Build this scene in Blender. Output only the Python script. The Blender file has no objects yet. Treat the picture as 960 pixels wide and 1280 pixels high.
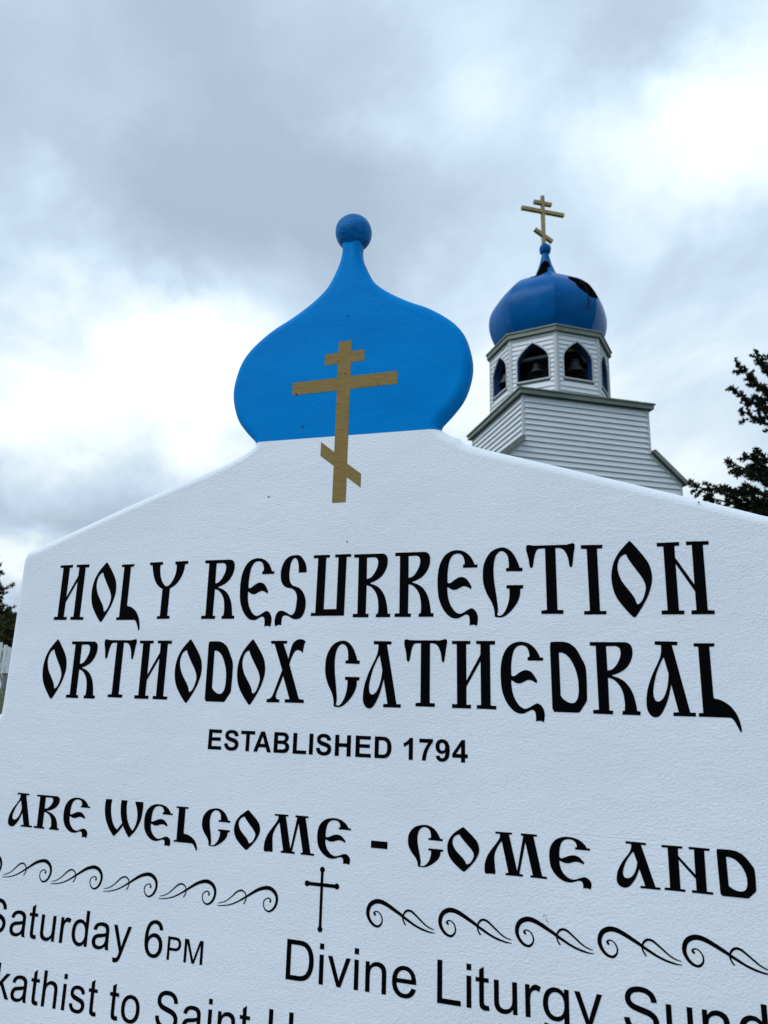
import bpy, bmesh, math, random, re
from mathutils import Vector, Matrix, noise
R = math.radians
random.seed(7)
sc = bpy.context.scene
C = sc.collection

# ---------------------------------------------------------------- camera
EYE = 1.55
PITCH, ROLL, YAW = 0.244324, 0.025515, 0.32573
cp, sp, cr, sr = math.cos(PITCH), math.sin(PITCH), math.cos(ROLL), math.sin(ROLL)
fwd = Vector((0, cp, sp)); up0 = Vector((0, -sp, cp)); rt0 = Vector((1, 0, 0))
rt = cr * rt0 + sr * up0; up = -sr * rt0 + cr * up0
cam = bpy.data.cameras.new('camera'); camo = bpy.data.objects.new('camera', cam); C.objects.link(camo)
camo.matrix_world = Matrix(((rt.x, up.x, -fwd.x, 0), (rt.y, up.y, -fwd.y, 0), (rt.z, up.z, -fwd.z, EYE), (0, 0, 0, 1)))
FPX = 926.32
cam.sensor_fit = 'VERTICAL'; cam.sensor_height = 36; cam.sensor_width = 27; cam.lens = FPX / 1280 * 36
cam.clip_start = 0.05; cam.clip_end = 3000
cam.dof.use_dof = True; cam.dof.focus_distance = 1.25; cam.dof.aperture_fstop = 11
sc.camera = camo

def ray(px, py):                      # direction seen at a pixel of the 960 x 1280 photograph
    return fwd + (px - 480) / FPX * rt - (py - 640) / FPX * up
def at(px, py, dist):                 # the point seen there at a horizontal distance
    d = ray(px, py); k = dist / math.hypot(d.x, d.y)
    return Vector((d.x * k, d.y * k, d.z * k + EYE))

# ---------------------------------------------------------------- light
SUN_EL, SUN_AZ = R(48), R(-118)       # behind the camera's left shoulder, azimuth from +y clockwise
sd = Vector((math.sin(SUN_AZ) * math.cos(SUN_EL), math.cos(SUN_AZ) * math.cos(SUN_EL), math.sin(SUN_EL)))
sun = bpy.data.lights.new('sun', 'SUN'); sun.energy = 1.6; sun.angle = R(35); sun.color = (1, .99, .97)
suno = bpy.data.objects.new('sun', sun); C.objects.link(suno)
suno.rotation_euler = sd.to_track_quat('Z', 'Y').to_euler(); suno.location = (0, -5, 20)
sc.view_settings.view_transform = 'Standard'; sc.view_settings.look = 'None'
sc.view_settings.exposure = 0.0; sc.view_settings.gamma = 1

W = bpy.data.worlds.new('World'); sc.world = W; W.use_nodes = True
nt = W.node_tree; nt.nodes.clear()
def N(nt, t, **kw):
    n = nt.nodes.new(t)
    for k, v in kw.items():
        if k.startswith('i_'): n.inputs[k[2:].replace('_', ' ')].default_value = v
        else: setattr(n, k, v)
    return n
def M(nt, op, a, b=None, c=None):
    n = nt.nodes.new('ShaderNodeMath'); n.operation = op
    for i, v in enumerate((a, b, c)):
        if v is None: continue
        if isinstance(v, (int, float)): n.inputs[i].default_value = v
        else: nt.links.new(v, n.inputs[i])
    return n.outputs[0]
tc = N(nt, 'ShaderNodeTexCoord'); L = nt.links.new
sep = N(nt, 'ShaderNodeSeparateXYZ'); L(tc.outputs['Generated'], sep.inputs[0])
zc = M(nt, 'MAXIMUM', sep.outputs[2], 0.0)
den = M(nt, 'ADD', zc, 0.28)
comb = N(nt, 'ShaderNodeCombineXYZ'); L(M(nt, 'DIVIDE', sep.outputs[0], den), comb.inputs[0]); L(M(nt, 'DIVIDE', sep.outputs[1], den), comb.inputs[1])
nz = N(nt, 'ShaderNodeTexNoise'); nz.inputs['Scale'].default_value = 2.1; nz.inputs['Detail'].default_value = 8; nz.inputs['Roughness'].default_value = .56; nz.inputs['Distortion'].default_value = .4
mp = N(nt, 'ShaderNodeMapping'); mp.inputs['Location'].default_value = (3.1, 1.7, 0); L(comb.outputs[0], mp.inputs[0]); L(mp.outputs[0], nz.inputs['Vector'])
# a slow warp of the direction gives the cloud banks ragged edges
wz = N(nt, 'ShaderNodeTexNoise'); wz.inputs['Scale'].default_value = 3.6; wz.inputs['Detail'].default_value = 7; wz.inputs['Roughness'].default_value = .6
L(tc.outputs['Generated'], wz.inputs['Vector'])
ws = N(nt, 'ShaderNodeVectorMath', operation='SUBTRACT'); L(wz.outputs['Color'], ws.inputs[0]); ws.inputs[1].default_value = (.5, .5, .5)
wm = N(nt, 'ShaderNodeVectorMath', operation='SCALE'); L(ws.outputs[0], wm.inputs[0]); wm.inputs['Scale'].default_value = .26
wa = N(nt, 'ShaderNodeVectorMath', operation='ADD'); L(tc.outputs['Generated'], wa.inputs[0]); L(wm.outputs[0], wa.inputs[1])
wn = N(nt, 'ShaderNodeVectorMath', operation='NORMALIZE'); L(wa.outputs[0], wn.inputs[0])
val = M(nt, 'MULTIPLY_ADD', nz.outputs['Fac'], .86, .045)
# cloud banks: direction (given as it is seen), angular size in photo pixels, thinner (+) or thicker (-) cloud
BANKS = [(905, 165, 80, .24), (960, 100, 100, .22), (790, 215, 80, .15), (720, 160, 50, .12), (570, 100, 70, .06), (440, 140, 40, .06), (60, 205, 50, .10), (110, 470, 120, .40), (290, 490, 100, .32), (230, 430, 50, .14), (20, 565, 60, .20), (10, 400, 50, .10),
         (190, 210, 200, -.22), (400, 240, 130, -.16), (780, 60, 110, -.18), (90, 325, 90, -.08), (70, 625, 60, -.16), (200, 610, 70, -.14), (690, 190, 60, .03),
         (890, 320, 60, -.07), (960, 330, 60, -.05), (640, 440, 110, .18), (890, 600, 90, .18), (10, 745, 40, .35), (930, 450, 90, .02), (20, 20, 140, -.10), (480, 330, 80, .03), (860, 500, 60, .02), (560, 330, 120, .06), (560, 95, 45, .04), (450, 150, 35, .07), (60, 190, 40, .04), (380, 345, 45, .08), (930, 420, 60, .06), (870, 400, 80, -.01), (610, 210, 60, -.04)]
for px, py, rad, amp in BANKS:
    d = ray(px, py).normalized(); s = rad / FPX
    dt = N(nt, 'ShaderNodeVectorMath', operation='DOT_PRODUCT'); L(wn.outputs[0], dt.inputs[0]); dt.inputs[1].default_value = d
    e = M(nt, 'EXPONENT', M(nt, 'MULTIPLY', M(nt, 'SUBTRACT', dt.outputs['Value'], 1.0), 1.6 / (s * s)))
    val = M(nt, 'MULTIPLY_ADD', e, amp, val)
rp = N(nt, 'ShaderNodeValToRGB'); L(val, rp.inputs[0])
cr_ = rp.color_ramp
for i, (pos, col) in enumerate([(.22, (.385, .485, .60)), (.38, (.46, .575, .70)), (.52, (.60, .75, .89)), (.66, (.80, .92, .99)), (.82, (1.04, 1.13, 1.16))]):
    el = cr_.elements[i] if i < 2 else cr_.elements.new(pos)
    el.position = pos; el.color = (*col, 1)
cie = M(nt, 'MULTIPLY_ADD', zc, .45, .91)
cm = N(nt, 'ShaderNodeVectorMath', operation='SCALE'); L(rp.outputs[0], cm.inputs[0]); L(cie, cm.inputs['Scale'])
sky = N(nt, 'ShaderNodeTexSky'); sky.sky_type = 'NISHITA'; sky.sun_disc = False; sky.sun_elevation = SUN_EL; sky.sun_rotation = SUN_AZ
b1 = N(nt, 'ShaderNodeBackground'); L(sky.outputs[0], b1.inputs[0]); b1.inputs[1].default_value = .08
b2 = N(nt, 'ShaderNodeBackground'); L(cm.outputs[0], b2.inputs[0]); b2.inputs[1].default_value = 1.0
mx = N(nt, 'ShaderNodeMixShader'); mx.inputs[0].default_value = .93; L(b1.outputs[0], mx.inputs[1]); L(b2.outputs[0], mx.inputs[2])
wo = N(nt, 'ShaderNodeOutputWorld'); L(mx.outputs[0], wo.inputs[0])

# outlines of the lettering, in thousandths of the cap height, and where each letter sits on the board
GLYPHS = """
sH=0,1016 294,1017 290,967 226,967 228,414 448,807 449,967 383,971 382,1017 674,1017 674,961 596,961 598,59 685,53 681,3 386,7 390,59 452,61 449,712 229,329 227,61 299,60 295,6 3,7 6,63 83,64 77,967 4,970
sO=259,1032 273,1039 290,1027 316,996 342,963 368,930 401,885 435,840 466,793 489,755 510,716 526,675 539,617 547,558 548,499 540,437 524,376 504,316 483,263 457,211 429,161 390,95 347,31 303,-32 279,-42 258,-28 224,9 191,47 159,87 123,135 88,185 58,237 37,286 22,336 11,388 3,441 0,495 1,548 7,605 18,662 33,717 53,766 78,814 105,859 128,890 153,919 178,947 205,976 232,1004|216,850 224,825 234,800 246,777 276,726 307,677 339,628 368,583 398,539 423,493 438,459 450,423 456,387 454,352 447,317 436,283 424,247 409,212 389,179 374,163 355,149 334,140 319,163 312,191 302,219 290,245 267,284 241,320 215,357 188,395 161,433 137,474 120,514 106,556 96,599 91,635 91,671 94,706 102,737 113,767 128,795 140,812 156,826 173,839 186,845 201,849
sR=2,1002 491,1000 512,999 533,994 552,985 568,973 582,957 591,938 598,911 600,882 600,853 597,822 591,791 581,761 566,726 547,693 526,662 505,638 482,617 457,597 430,581 402,567 373,554 351,545 328,538 305,532 305,515 332,511 358,504 383,494 416,478 448,459 476,436 505,405 530,370 552,333 569,296 582,257 593,217 605,158 614,99 619,39 666,34 660,-17 415,-16 420,33 449,37 454,73 457,109 457,145 454,189 449,232 441,276 432,309 420,342 405,372 384,402 360,430 333,455 315,468 294,478 273,486 262,490 250,491 239,491 238,39 290,34 283,-17 9,-13 14,38 92,42 85,947 0,951|232,942 357,945 377,942 396,935 411,924 423,907 430,887 433,866 433,840 429,814 423,788 411,756 396,725 379,695 362,670 343,646 321,624 308,615 294,608 278,602 265,599 251,596 237,596
sE=330,1005 368,1000 406,989 441,974 470,956 497,934 521,909 540,885 556,858 571,831 580,812 588,792 594,772 640,773 639,726 409,727 412,775 437,781 438,805 436,829 431,852 423,879 412,905 396,926 374,941 348,950 321,953 294,950 269,941 246,926 224,902 208,874 195,844 183,802 176,760 170,717 165,678 162,638 161,599 161,507 178,496 188,494 199,494 208,496 234,513 259,531 284,549 303,560 323,571 344,579 363,584 383,586 403,584 424,579 444,570 461,559 480,539 496,517 511,494 524,473 536,451 546,429 531,394 520,404 508,413 495,421 474,432 452,440 429,444 406,441 384,433 363,423 343,412 323,401 303,393 281,390 258,391 236,394 221,401 206,410 192,419 181,425 170,431 160,437 160,393 162,349 168,306 175,267 185,228 198,190 215,155 234,122 256,91 272,72 290,56 311,42 327,33 344,27 362,25 382,28 401,36 420,45 443,58 464,72 487,85 506,95 525,103 545,106 567,99 586,87 602,71 617,50 628,26 637,1 641,-22 643,-46 642,-69 638,-100 633,-131 625,-161 616,-154 607,-148 597,-144 585,-141 573,-140 561,-140 545,-141 529,-145 513,-150 515,-124 516,-99 515,-73 513,-51 510,-30 502,-10 492,2 478,10 463,13 446,11 429,3 412,-5 390,-17 368,-29 346,-39 326,-43 307,-45 287,-45 262,-41 237,-35 214,-25 185,-5 158,18 134,44 109,75 87,109 68,144 48,190 31,239 18,288 9,351 4,415 1,479 0,528 1,577 5,626 10,677 19,727 32,775 51,823 74,868 102,910 131,941 165,966 202,985 243,998 286,1005
sD=20,1004 165,1006 197,1005 228,1001 259,993 289,980 317,963 343,943 362,927 378,908 392,888 418,843 442,796 464,748 480,721 493,692 504,662 509,639 513,615 515,591 517,522 518,453 518,385 512,166 505,153 497,140 489,128 468,95 445,63 423,31 417,20 409,11 401,2 393,-3 384,-6 375,-8 33,-6 10,40 0,927 5,986|128,846 160,848 186,842 210,832 231,819 258,795 281,769 300,739 324,698 343,655 360,610 374,564 385,516 393,468 398,421 399,373 399,326 398,292 394,259 388,226 381,201 371,177 357,155 345,142 331,132 314,126 293,124 271,126 251,131 226,142 203,156 181,172 165,186 151,202 140,221 135,239 133,258 135,277
sC=288,1020 322,1018 355,1008 385,993 416,970 443,943 467,913 486,881 502,847 517,812 531,776 544,740 555,702 596,701 592,648 350,655 354,701 393,703 395,743 394,784 390,824 385,857 377,888 362,917 341,940 316,958 287,966 261,960 238,943 219,922 201,894 189,863 180,831 171,786 166,740 163,694 163,639 165,583 169,527 175,476 182,426 190,376 198,316 206,256 213,196 218,156 222,116 223,77 222,54 217,32 211,10 220,0 231,-7 244,-9 264,-5 282,4 296,17 321,48 341,83 357,119 372,163 383,207 392,252 397,298 399,345 398,391 354,396 355,444 601,442 597,390 557,387 558,351 555,315 548,279 537,244 523,209 505,176 478,135 448,96 415,60 387,33 358,8 326,-13 302,-24 277,-31 251,-34 225,-33 198,-28 173,-19 174,13 171,45 167,77 159,113 148,148 135,182 111,228 85,272 61,318 41,368 23,418 10,470 3,516 0,561 0,607 1,654 4,699 12,745 23,787 39,828 58,866 82,905 110,942 143,971 188,995 237,1011
sT=6,1028 13,1034 22,1039 32,1041 47,1040 62,1036 77,1033 92,1030 107,1028 122,1026 580,1023 597,1028 614,1033 632,1036 646,1040 661,1044 675,1041 685,1032 691,1018 692,1003 689,969 682,936 676,903 667,836 659,770 647,704 643,696 637,690 628,687 621,690 615,696 611,703 603,747 598,792 590,836 578,871 564,904 545,936 531,952 513,964 493,973 469,978 444,979 419,976 423,70 504,68 501,13 196,16 198,64 276,71 273,979 194,979 177,974 161,965 150,952 135,919 124,885 116,850 108,804 101,758 91,712 86,703 78,696 69,693 60,696 53,703 49,712 42,752 38,792 32,833 22,878 10,923 1,968 0,988 1,1008
sI=1,1006 313,1000 308,950 232,947 236,50 325,52 320,3 9,3 11,50 93,55 84,947 0,953
sN=1,994 299,996 297,947 234,942 232,782 459,401 463,949 390,947 390,999 685,994 683,946 607,942 604,52 690,46 687,-2 392,-1 396,50 460,55 460,307 234,692 235,51 304,51 300,0 6,1 7,51 87,57 86,943 0,943
sL=2,986 271,987 266,943 202,940 205,267 205,256 207,245 214,237 227,232 241,230 256,228 279,221 302,213 324,202 357,181 389,157 417,130 443,96 466,60 485,21 499,-17 509,-56 517,-95 522,-128 524,-161 525,-195 506,-195 495,-170 485,-144 473,-119 462,-94 451,-70 438,-47 429,-36 419,-26 408,-18 401,-15 393,-13 384,-13 0,-12 4,36 59,38 57,940 0,942
sA=161,1014 462,1008 459,959 386,959 566,40 638,38 634,-13 346,-13 349,34 418,39 343,416 336,382 328,348 319,315 308,274 296,232 282,192 266,152 249,114 230,76 212,43 191,11 166,-17 148,-29 127,-37 105,-39 84,-35 64,-26 47,-13 30,9 16,35 7,62 1,97 0,133 1,169 5,221 12,273 22,324 40,388 62,450 86,512 110,565 136,617 163,669 185,713 206,758 223,804 235,854 241,906 243,959 158,965|267,788 317,562 315,526 311,490 306,454 298,412 288,370 276,330 262,292 245,255 225,221 207,202 186,186 163,176 146,177 131,184 119,195 107,222 101,250 99,280 100,316 105,352 111,388 124,446 139,503 156,560 174,608 195,655 217,701 232,731 249,760
sY=0,1002 268,1006 267,956 221,953 221,915 224,878 228,840 235,800 243,759 256,720 271,686 290,653 313,622 331,600 353,581 378,569 400,569 423,577 443,590 466,613 485,640 502,669 521,707 537,746 548,787 555,841 556,895 552,950 522,954 520,1003 778,1007 777,955 720,950 718,909 712,867 703,827 691,786 675,747 657,710 633,671 606,635 576,601 554,583 530,567 506,552 490,543 474,535 458,528 455,50 502,45 504,-1 253,-4 254,44 310,47 310,522 280,535 251,552 225,573 195,600 169,630 146,664 125,707 107,753 93,799 78,850 67,902 58,954 9,955
sS=326,1032 355,1032 383,1027 410,1017 436,997 459,972 480,944 498,915 514,883 526,850 534,812 538,773 538,735 396,734 396,769 394,804 390,839 385,874 377,908 364,941 351,961 333,978 312,984 290,976 271,958 257,936 243,902 235,866 230,829 226,782 224,736 225,689 228,655 234,622 245,589 256,566 271,544 290,527 310,516 334,509 357,502 383,493 409,483 432,470 458,447 482,421 502,393 520,359 534,323 545,286 551,246 553,206 551,166 547,130 539,95 528,61 514,34 497,9 475,-13 454,-26 429,-33 404,-37 376,-37 349,-33 322,-26 299,-15 277,0 255,12 230,20 205,26 180,28 165,24 151,17 140,5 133,-13 129,-34 128,-55 126,-81 126,-107 128,-133 113,-129 98,-127 83,-126 71,-128 59,-132 47,-137 38,-141 30,-147 22,-154 13,-137 6,-118 2,-99 0,-69 1,-38 6,-8 14,24 26,55 45,82 66,97 91,105 117,107 146,102 174,92 201,80 224,68 246,53 269,42 286,36 303,33 318,37 338,51 353,71 364,93 375,137 381,183 385,228 388,264 389,299 386,334 379,364 368,392 353,418 336,437 316,453 293,465 269,475 244,480 218,482 191,489 165,499 141,515 120,535 101,559 87,585 75,620 68,657 64,694 62,730 64,767 70,802 81,845 96,887 116,926 140,958 169,986 203,1008 242,1023 284,1029
sU=3,1015 285,1014 284,969 225,967 218,120 434,120 438,968 379,966 380,1013 653,1014 652,969 578,967 568,13 0,14 1,61 76,62 84,966 6,965
sX=21,1016 317,1016 313,969 251,969 359,718 365,763 374,807 385,851 395,890 407,929 424,965 441,989 463,1010 488,1027 513,1037 540,1042 567,1043 587,1041 606,1035 625,1027 636,1020 645,1011 653,1000 643,983 635,964 629,945 622,902 616,859 614,816 590,836 580,845 568,852 555,856 536,862 517,865 498,862 481,852 467,838 455,821 439,795 426,767 414,739 401,703 390,667 380,630 582,77 671,65 670,14 334,15 335,65 416,69 278,442 264,401 250,360 235,320 219,279 202,239 186,198 177,168 169,138 163,107 183,67 234,59 232,13 0,9 6,57 32,61 57,70 80,85 97,106 110,131 120,156 141,210 160,264 178,319 204,390 230,462 256,533 89,964 26,970
sW=13,1036 241,1038 230,960 226,882 228,803 237,718 252,633 274,551 304,465 342,383 387,305 431,251 482,204 538,165 710,376 667,470 634,569 612,670 597,793 593,918 599,1042 820,1037 811,962 808,886 813,810 828,705 851,601 881,499 909,430 944,364 985,302 1021,257 1062,216 1107,180 1150,236 1186,299 1213,366 1233,448 1244,533 1245,619 1235,692 1217,765 1194,836 1175,883 1151,928 1130,974 1125,992 1123,1010 1123,1028 1407,1030 1416,950 1419,869 1416,788 1409,692 1396,596 1373,502 1335,401 1287,304 1232,211 1185,151 1131,97 1077,43 1054,19 1030,-6 1007,-30 960,18 914,69 870,121 824,179 781,239 740,300 699,242 656,186 610,133 556,77 499,23 440,-28 370,32 305,98 245,168 183,255 126,346 79,442 47,533 24,628 7,724 1,788 0,852 1,916 3,957 7,997
sM=295,994 728,997 724,954 649,951 845,94 1017,944 955,951 962,1001 1367,999 1363,953 1277,952 1476,33 1593,27 1586,-21 1177,-17 1181,26 1242,31 1066,798 906,66 903,35 989,28 985,-20 543,-21 550,23 621,38 457,779 410,721 366,660 329,595 301,538 278,478 263,416 259,349 262,282 267,215 271,153 277,92 284,30 277,-30 195,-20 22,-33 10,-7 3,20 0,48 0,106 4,165 14,222 33,289 58,354 89,416 133,485 183,551 234,616 271,663 310,709 346,756 369,790 389,825 405,862 412,891 414,921 412,950 295,947
s-=0,330 1000,330 1000,510 0,510
bE=0,0 0,1000 741,1000 741,831 202,831 202,609 704,609 704,441 202,441 202,168 761,168 761,0
bT=297,0 297,831 0,831 0,1000 795,1000 795,831 499,831 499,0
bH=0,0 0,1000 202,1000 202,606 598,606 598,1000 799,1000 799,0 598,0 598,437 202,437 202,0
bL=0,0 0,1000 202,1000 202,168 704,168 704,0
bA=1003,0 784,0 696,227 297,227 214,0 0,0 389,1000 603,1000|632,396 494,767 359,396
bI=0,0 0,1000 202,1000 202,0
b7=0,809 0,987 656,987 656,848 602,787 547,710 491,619 440,517 397,411 363,301 339,193 324,92 320,0 135,0 147,140 176,281 221,425 280,564 351,692 434,809
b4=409,0 409,201 0,201 0,369 434,1004 595,1004 595,370 719,370 719,201 595,201 595,0|409,370 409,711 179,370
b1=439,0 248,0 248,722 173,663 91,614 0,577 0,751 51,772 106,803 163,844 216,892 256,946 284,1004 439,1004
bD=0,1000 369,1000 446,998 509,992 559,981 615,959 666,928 710,889 749,841 780,787 806,727 824,658 835,579 838,490 835,412 825,341 808,278 779,210 743,151 701,101 661,69 614,43 559,21 509,9 449,2 380,0 0,0|202,831 202,168 353,168 404,170 445,173 475,178 506,188 533,202 556,220 576,243 594,275 609,316 621,366 627,427 630,499 627,571 621,630 609,677 594,716 575,748 552,774 525,795 494,811 458,821 421,827 366,830 293,831
bB=0,1000 400,1000 472,999 531,995 576,990 614,981 649,967 681,949 710,926 736,898 758,865 775,829 785,790 789,748 784,703 772,660 750,619 722,584 688,554 648,531 704,510 751,479 789,441 816,395 832,345 838,290 834,245 823,200 806,157 782,117 753,83 719,54 680,32 635,16 584,7 534,4 453,1 340,0 0,0|202,834 202,602 334,602 403,603 452,604 481,606 513,612 540,624 562,641 579,663 589,689 592,720 589,749 581,774 566,795 547,812 521,823 490,830 458,832 400,833 318,834|202,436 202,168 389,168 453,169 499,171 527,175 555,183 580,196 600,214 616,238 626,266 629,299 627,328 619,353 607,376 590,395 569,410 544,422 506,430 446,434 365,436
bS=0,325 196,344 212,284 236,236 268,199 309,173 358,158 415,153 474,157 523,171 561,194 589,223 606,255 611,291 609,313 602,333 590,351 573,367 549,381 518,394 484,405 430,419 356,438 259,467 183,500 128,537 77,596 46,663 36,738 41,788 55,835 79,881 112,922 154,956 204,982 262,1002 328,1013 401,1017 516,1008 611,980 684,935 738,873 771,800 784,714 583,705 571,752 552,789 527,816 494,835 451,846 399,850 345,846 299,834 261,814 243,797 233,776 229,752 233,729 243,709 259,691 297,669 359,647 445,624 534,601 607,577 662,552 706,524 743,490 773,450 795,404 809,351 813,291 808,235 792,181 765,130 729,85 684,47 630,18 567,-2 495,-14 413,-18 296,-8 199,21 121,70 63,137 22,222
b9=19,231 205,252 212,217 223,189 240,168 261,153 287,144 316,141 353,147 387,165 417,195 441,244 459,320 470,422 418,375 357,347 289,338 214,348 146,378 85,428 38,495 9,575 0,666 10,760 40,842 90,911 156,963 233,994 321,1004 416,991 499,952 570,886 624,791 657,662 668,499 657,334 623,201 566,104 492,36 403,-4 302,-18 228,-11 165,10 112,44 69,93 38,155|454,650 449,707 434,755 411,794 381,822 348,839 312,845 279,840 249,826 224,803 204,769 193,723 189,666 193,607 206,559 227,523 255,498 287,483 323,478 357,483 388,498 415,522 437,555 449,598
rS=0,321 125,332 133,285 147,244 166,209 191,179 225,153 267,131 314,115 365,105 420,102 469,104 513,112 554,124 589,141 618,161 640,186 656,213 665,241 668,271 665,301 656,329 641,353 619,376 589,396 551,413 514,425 454,441 373,461 291,483 226,504 180,524 136,551 101,582 73,617 54,655 42,697 38,741 43,791 57,838 81,883 114,923 156,957 207,983 264,1002 325,1013 390,1017 461,1013 527,1001 586,981 638,953 682,918 717,876 743,827 759,775 766,718 639,709 627,767 604,815 570,852 524,879 466,895 396,900 323,895 264,881 220,856 190,825 172,790 166,750 170,717 183,687 205,662 244,638 311,614 405,590 501,567 576,546 627,527 680,497 723,463 756,424 779,381 793,334 797,282 792,230 777,180 752,132 717,88 673,52 620,22 561,0 497,-13 428,-17 342,-13 266,1 200,23 143,53 95,93 56,141 27,197 8,257
ra=514,89 469,55 425,27 383,8 340,-6 295,-14 248,-16 174,-10 113,9 64,42 29,84 7,134 0,191 3,225 11,258 24,288 42,315 63,339 87,359 115,375 144,389 176,399 204,405 241,411 285,417 375,430 449,444 504,460 505,492 501,537 489,572 470,598 434,621 387,635 330,639 277,636 235,625 202,608 177,583 157,547 141,501 21,518 34,566 52,607 75,642 104,671 140,696 183,715 233,729 288,738 348,741 406,738 456,731 499,719 534,703 562,685 584,664 600,640 613,612 622,580 626,554 628,516 628,467 628,304 629,203 632,131 636,87 643,57 653,28 667,0 539,0 528,27 519,57|504,364 452,346 385,331 304,317 258,310 222,301 196,293 177,282 161,269 148,252 139,234 133,215 131,194 135,164 147,136 168,113 197,94 233,83 277,80 322,83 365,93 403,111 437,134 464,162 484,196 495,228 502,269 504,319
ru=477,0 477,106 414,38 338,-3 248,-16 206,-14 166,-5 128,8 94,26 66,46 45,70 29,96 17,127 8,161 3,190 1,228 0,276 0,724 123,724 123,323 124,266 126,222 130,193 141,163 157,138 179,117 206,101 237,92 272,89 308,92 343,102 376,117 405,139 428,164 444,194 455,232 462,279 465,336 465,724 587,724 587,0
rr=0,0 0,724 111,724 111,615 138,660 164,694 188,716 213,730 240,738 267,741 309,736 351,723 394,701 351,587 321,602 291,611 261,614 235,611 211,603 189,589 170,571 154,549 143,523 132,478 125,430 123,379 123,0
rd=514,0 514,91 461,32 394,-4 312,-16 256,-11 202,5 152,31 108,67 70,112 40,164 18,224 4,290 0,362 4,431 16,497 36,558 64,612 100,658 145,694 195,720 249,736 306,741 348,738 387,728 423,713 455,693 483,669 506,641 506,1000 628,1000 628,0|126,362 133,277 152,207 185,153 226,115 273,92 323,85 374,92 420,114 460,150 491,202 510,269 516,351 510,442 491,514 459,570 418,608 371,631 318,639 266,632 221,609 181,572 150,519 132,449
ry=64,-279 50,-164 76,-170 100,-173 121,-175 146,-173 168,-169 186,-161 202,-151 215,-138 226,-123 236,-104 248,-74 264,-31 267,-24 270,-13 275,-1 0,724 132,724 283,305 302,251 319,195 336,137 351,193 367,248 386,302 541,724 664,724 388,-12 361,-84 338,-138 319,-177 296,-213 271,-243 244,-265 214,-281 181,-291 143,-294 119,-292 92,-287
r6=643,755 520,746 508,789 493,824 474,851 438,880 397,897 351,903 314,900 279,889 248,870 212,838 182,797 157,747 138,685 127,608 122,516 154,557 190,590 231,616 274,634 319,645 365,649 443,639 512,608 574,558 622,492 651,414 660,325 656,263 642,205 619,149 589,100 552,59 508,26 459,2 405,-12 347,-17 251,-5 168,33 97,95 43,187 11,311 0,468 12,643 48,784 107,889 177,953 261,991 359,1004 433,997 497,975 552,938 596,888 626,827|141,324 144,282 153,242 168,203 188,167 214,137 244,114 276,97 310,87 345,84 395,91 439,112 479,147 510,193 529,250 535,317 529,381 510,436 480,480 440,514 393,534 340,540 288,534 241,514 199,480 167,437 148,384
rP=0,0 0,1000 377,1000 438,999 489,996 529,990 576,980 617,964 653,943 684,918 710,885 733,847 750,805 760,759 763,711 754,630 727,558 682,495 614,446 516,416 389,407 132,407 132,0|132,525 391,525 468,530 529,546 573,572 603,608 621,653 627,707 623,746 613,782 595,814 572,840 544,860 512,873 483,878 442,881 388,882 132,882
rM=0,0 0,1000 199,1000 436,292 484,145 535,303 774,1000 952,1000 952,0 825,0 825,837 534,0 415,0 126,851 126,0
rh=0,0 0,1000 123,1000 123,641 185,696 257,730 340,741 391,737 438,727 480,709 515,685 544,656 564,621 579,579 587,524 590,459 590,0 467,0 467,459 463,515 449,559 427,593 397,616 359,630 314,635 279,632 244,622 211,606 183,586 160,560 143,530 132,494 125,449 123,396 123,0
rs=0,216 121,235 132,191 151,153 178,123 213,102 257,89 309,85 360,88 402,100 435,119 457,143 471,170 475,200 471,226 459,247 439,265 414,277 372,291 314,307 233,329 170,348 126,366 94,384 68,407 47,435 32,465 23,498 20,532 23,563 30,593 42,621 59,648 79,671 103,690 124,704 150,715 181,726 215,734 250,739 287,741 342,738 392,730 437,716 476,698 508,676 532,649 550,618 565,581 574,538 454,521 445,556 429,585 407,608 377,626 340,636 296,640 245,637 205,627 175,612 155,592 143,570 139,546 141,531 146,517 154,503 166,491 182,480 201,471 221,464 258,454 310,439 388,417 448,398 491,382 523,365 550,344 572,318 589,287 598,252 602,213 598,173 586,134 565,97 538,64 504,36 462,13 416,-3 365,-13 310,-16 223,-10 151,10 94,42 51,88 20,146
ro=0,362 12,485 50,584 112,660 179,705 255,732 340,741 433,730 515,697 584,643 637,569 668,479 679,372 674,286 660,212 636,152 604,103 564,61 514,28 460,3 401,-11 340,-16 245,-6 163,27 93,81 42,156 10,250|126,362 133,277 153,208 187,153 231,115 282,92 340,85 397,92 448,116 492,154 526,209 546,279 553,366 546,449 525,516 491,570 447,608 397,631 340,639 282,632 231,609 187,570 153,517 133,447
rn=0,0 0,724 111,724 111,621 172,688 249,728 341,741 383,738 424,730 461,717 495,700 522,679 544,656 560,628 573,598 582,565 586,536 588,497 589,445 589,0 466,0 466,441 464,486 460,524 452,553 440,576 422,596 400,612 375,624 346,632 315,634 265,629 220,612 179,585 148,542 129,478 123,396 123,0
rH=0,0 0,1000 132,1000 132,589 652,589 652,1000 784,1000 784,0 652,0 652,471 132,471 132,0
rD=0,0 0,1000 344,1000 416,998 475,994 523,986 577,969 626,945 669,914 717,865 757,808 787,743 809,670 822,591 827,505 824,432 815,365 800,304 781,248 758,200 732,158 703,122 673,92 641,67 605,47 566,30 521,17 472,8 419,2 361,0|132,118 346,118 407,120 459,126 501,136 536,150 566,168 591,188 620,223 644,265 664,314 678,371 687,436 690,508 685,604 667,684 638,748 602,798 560,836 514,862 471,873 414,880 342,882 132,882
rv=276,0 0,724 130,724 285,291 301,243 317,194 332,145 344,185 359,231 377,282 538,724 664,724 390,0
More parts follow.
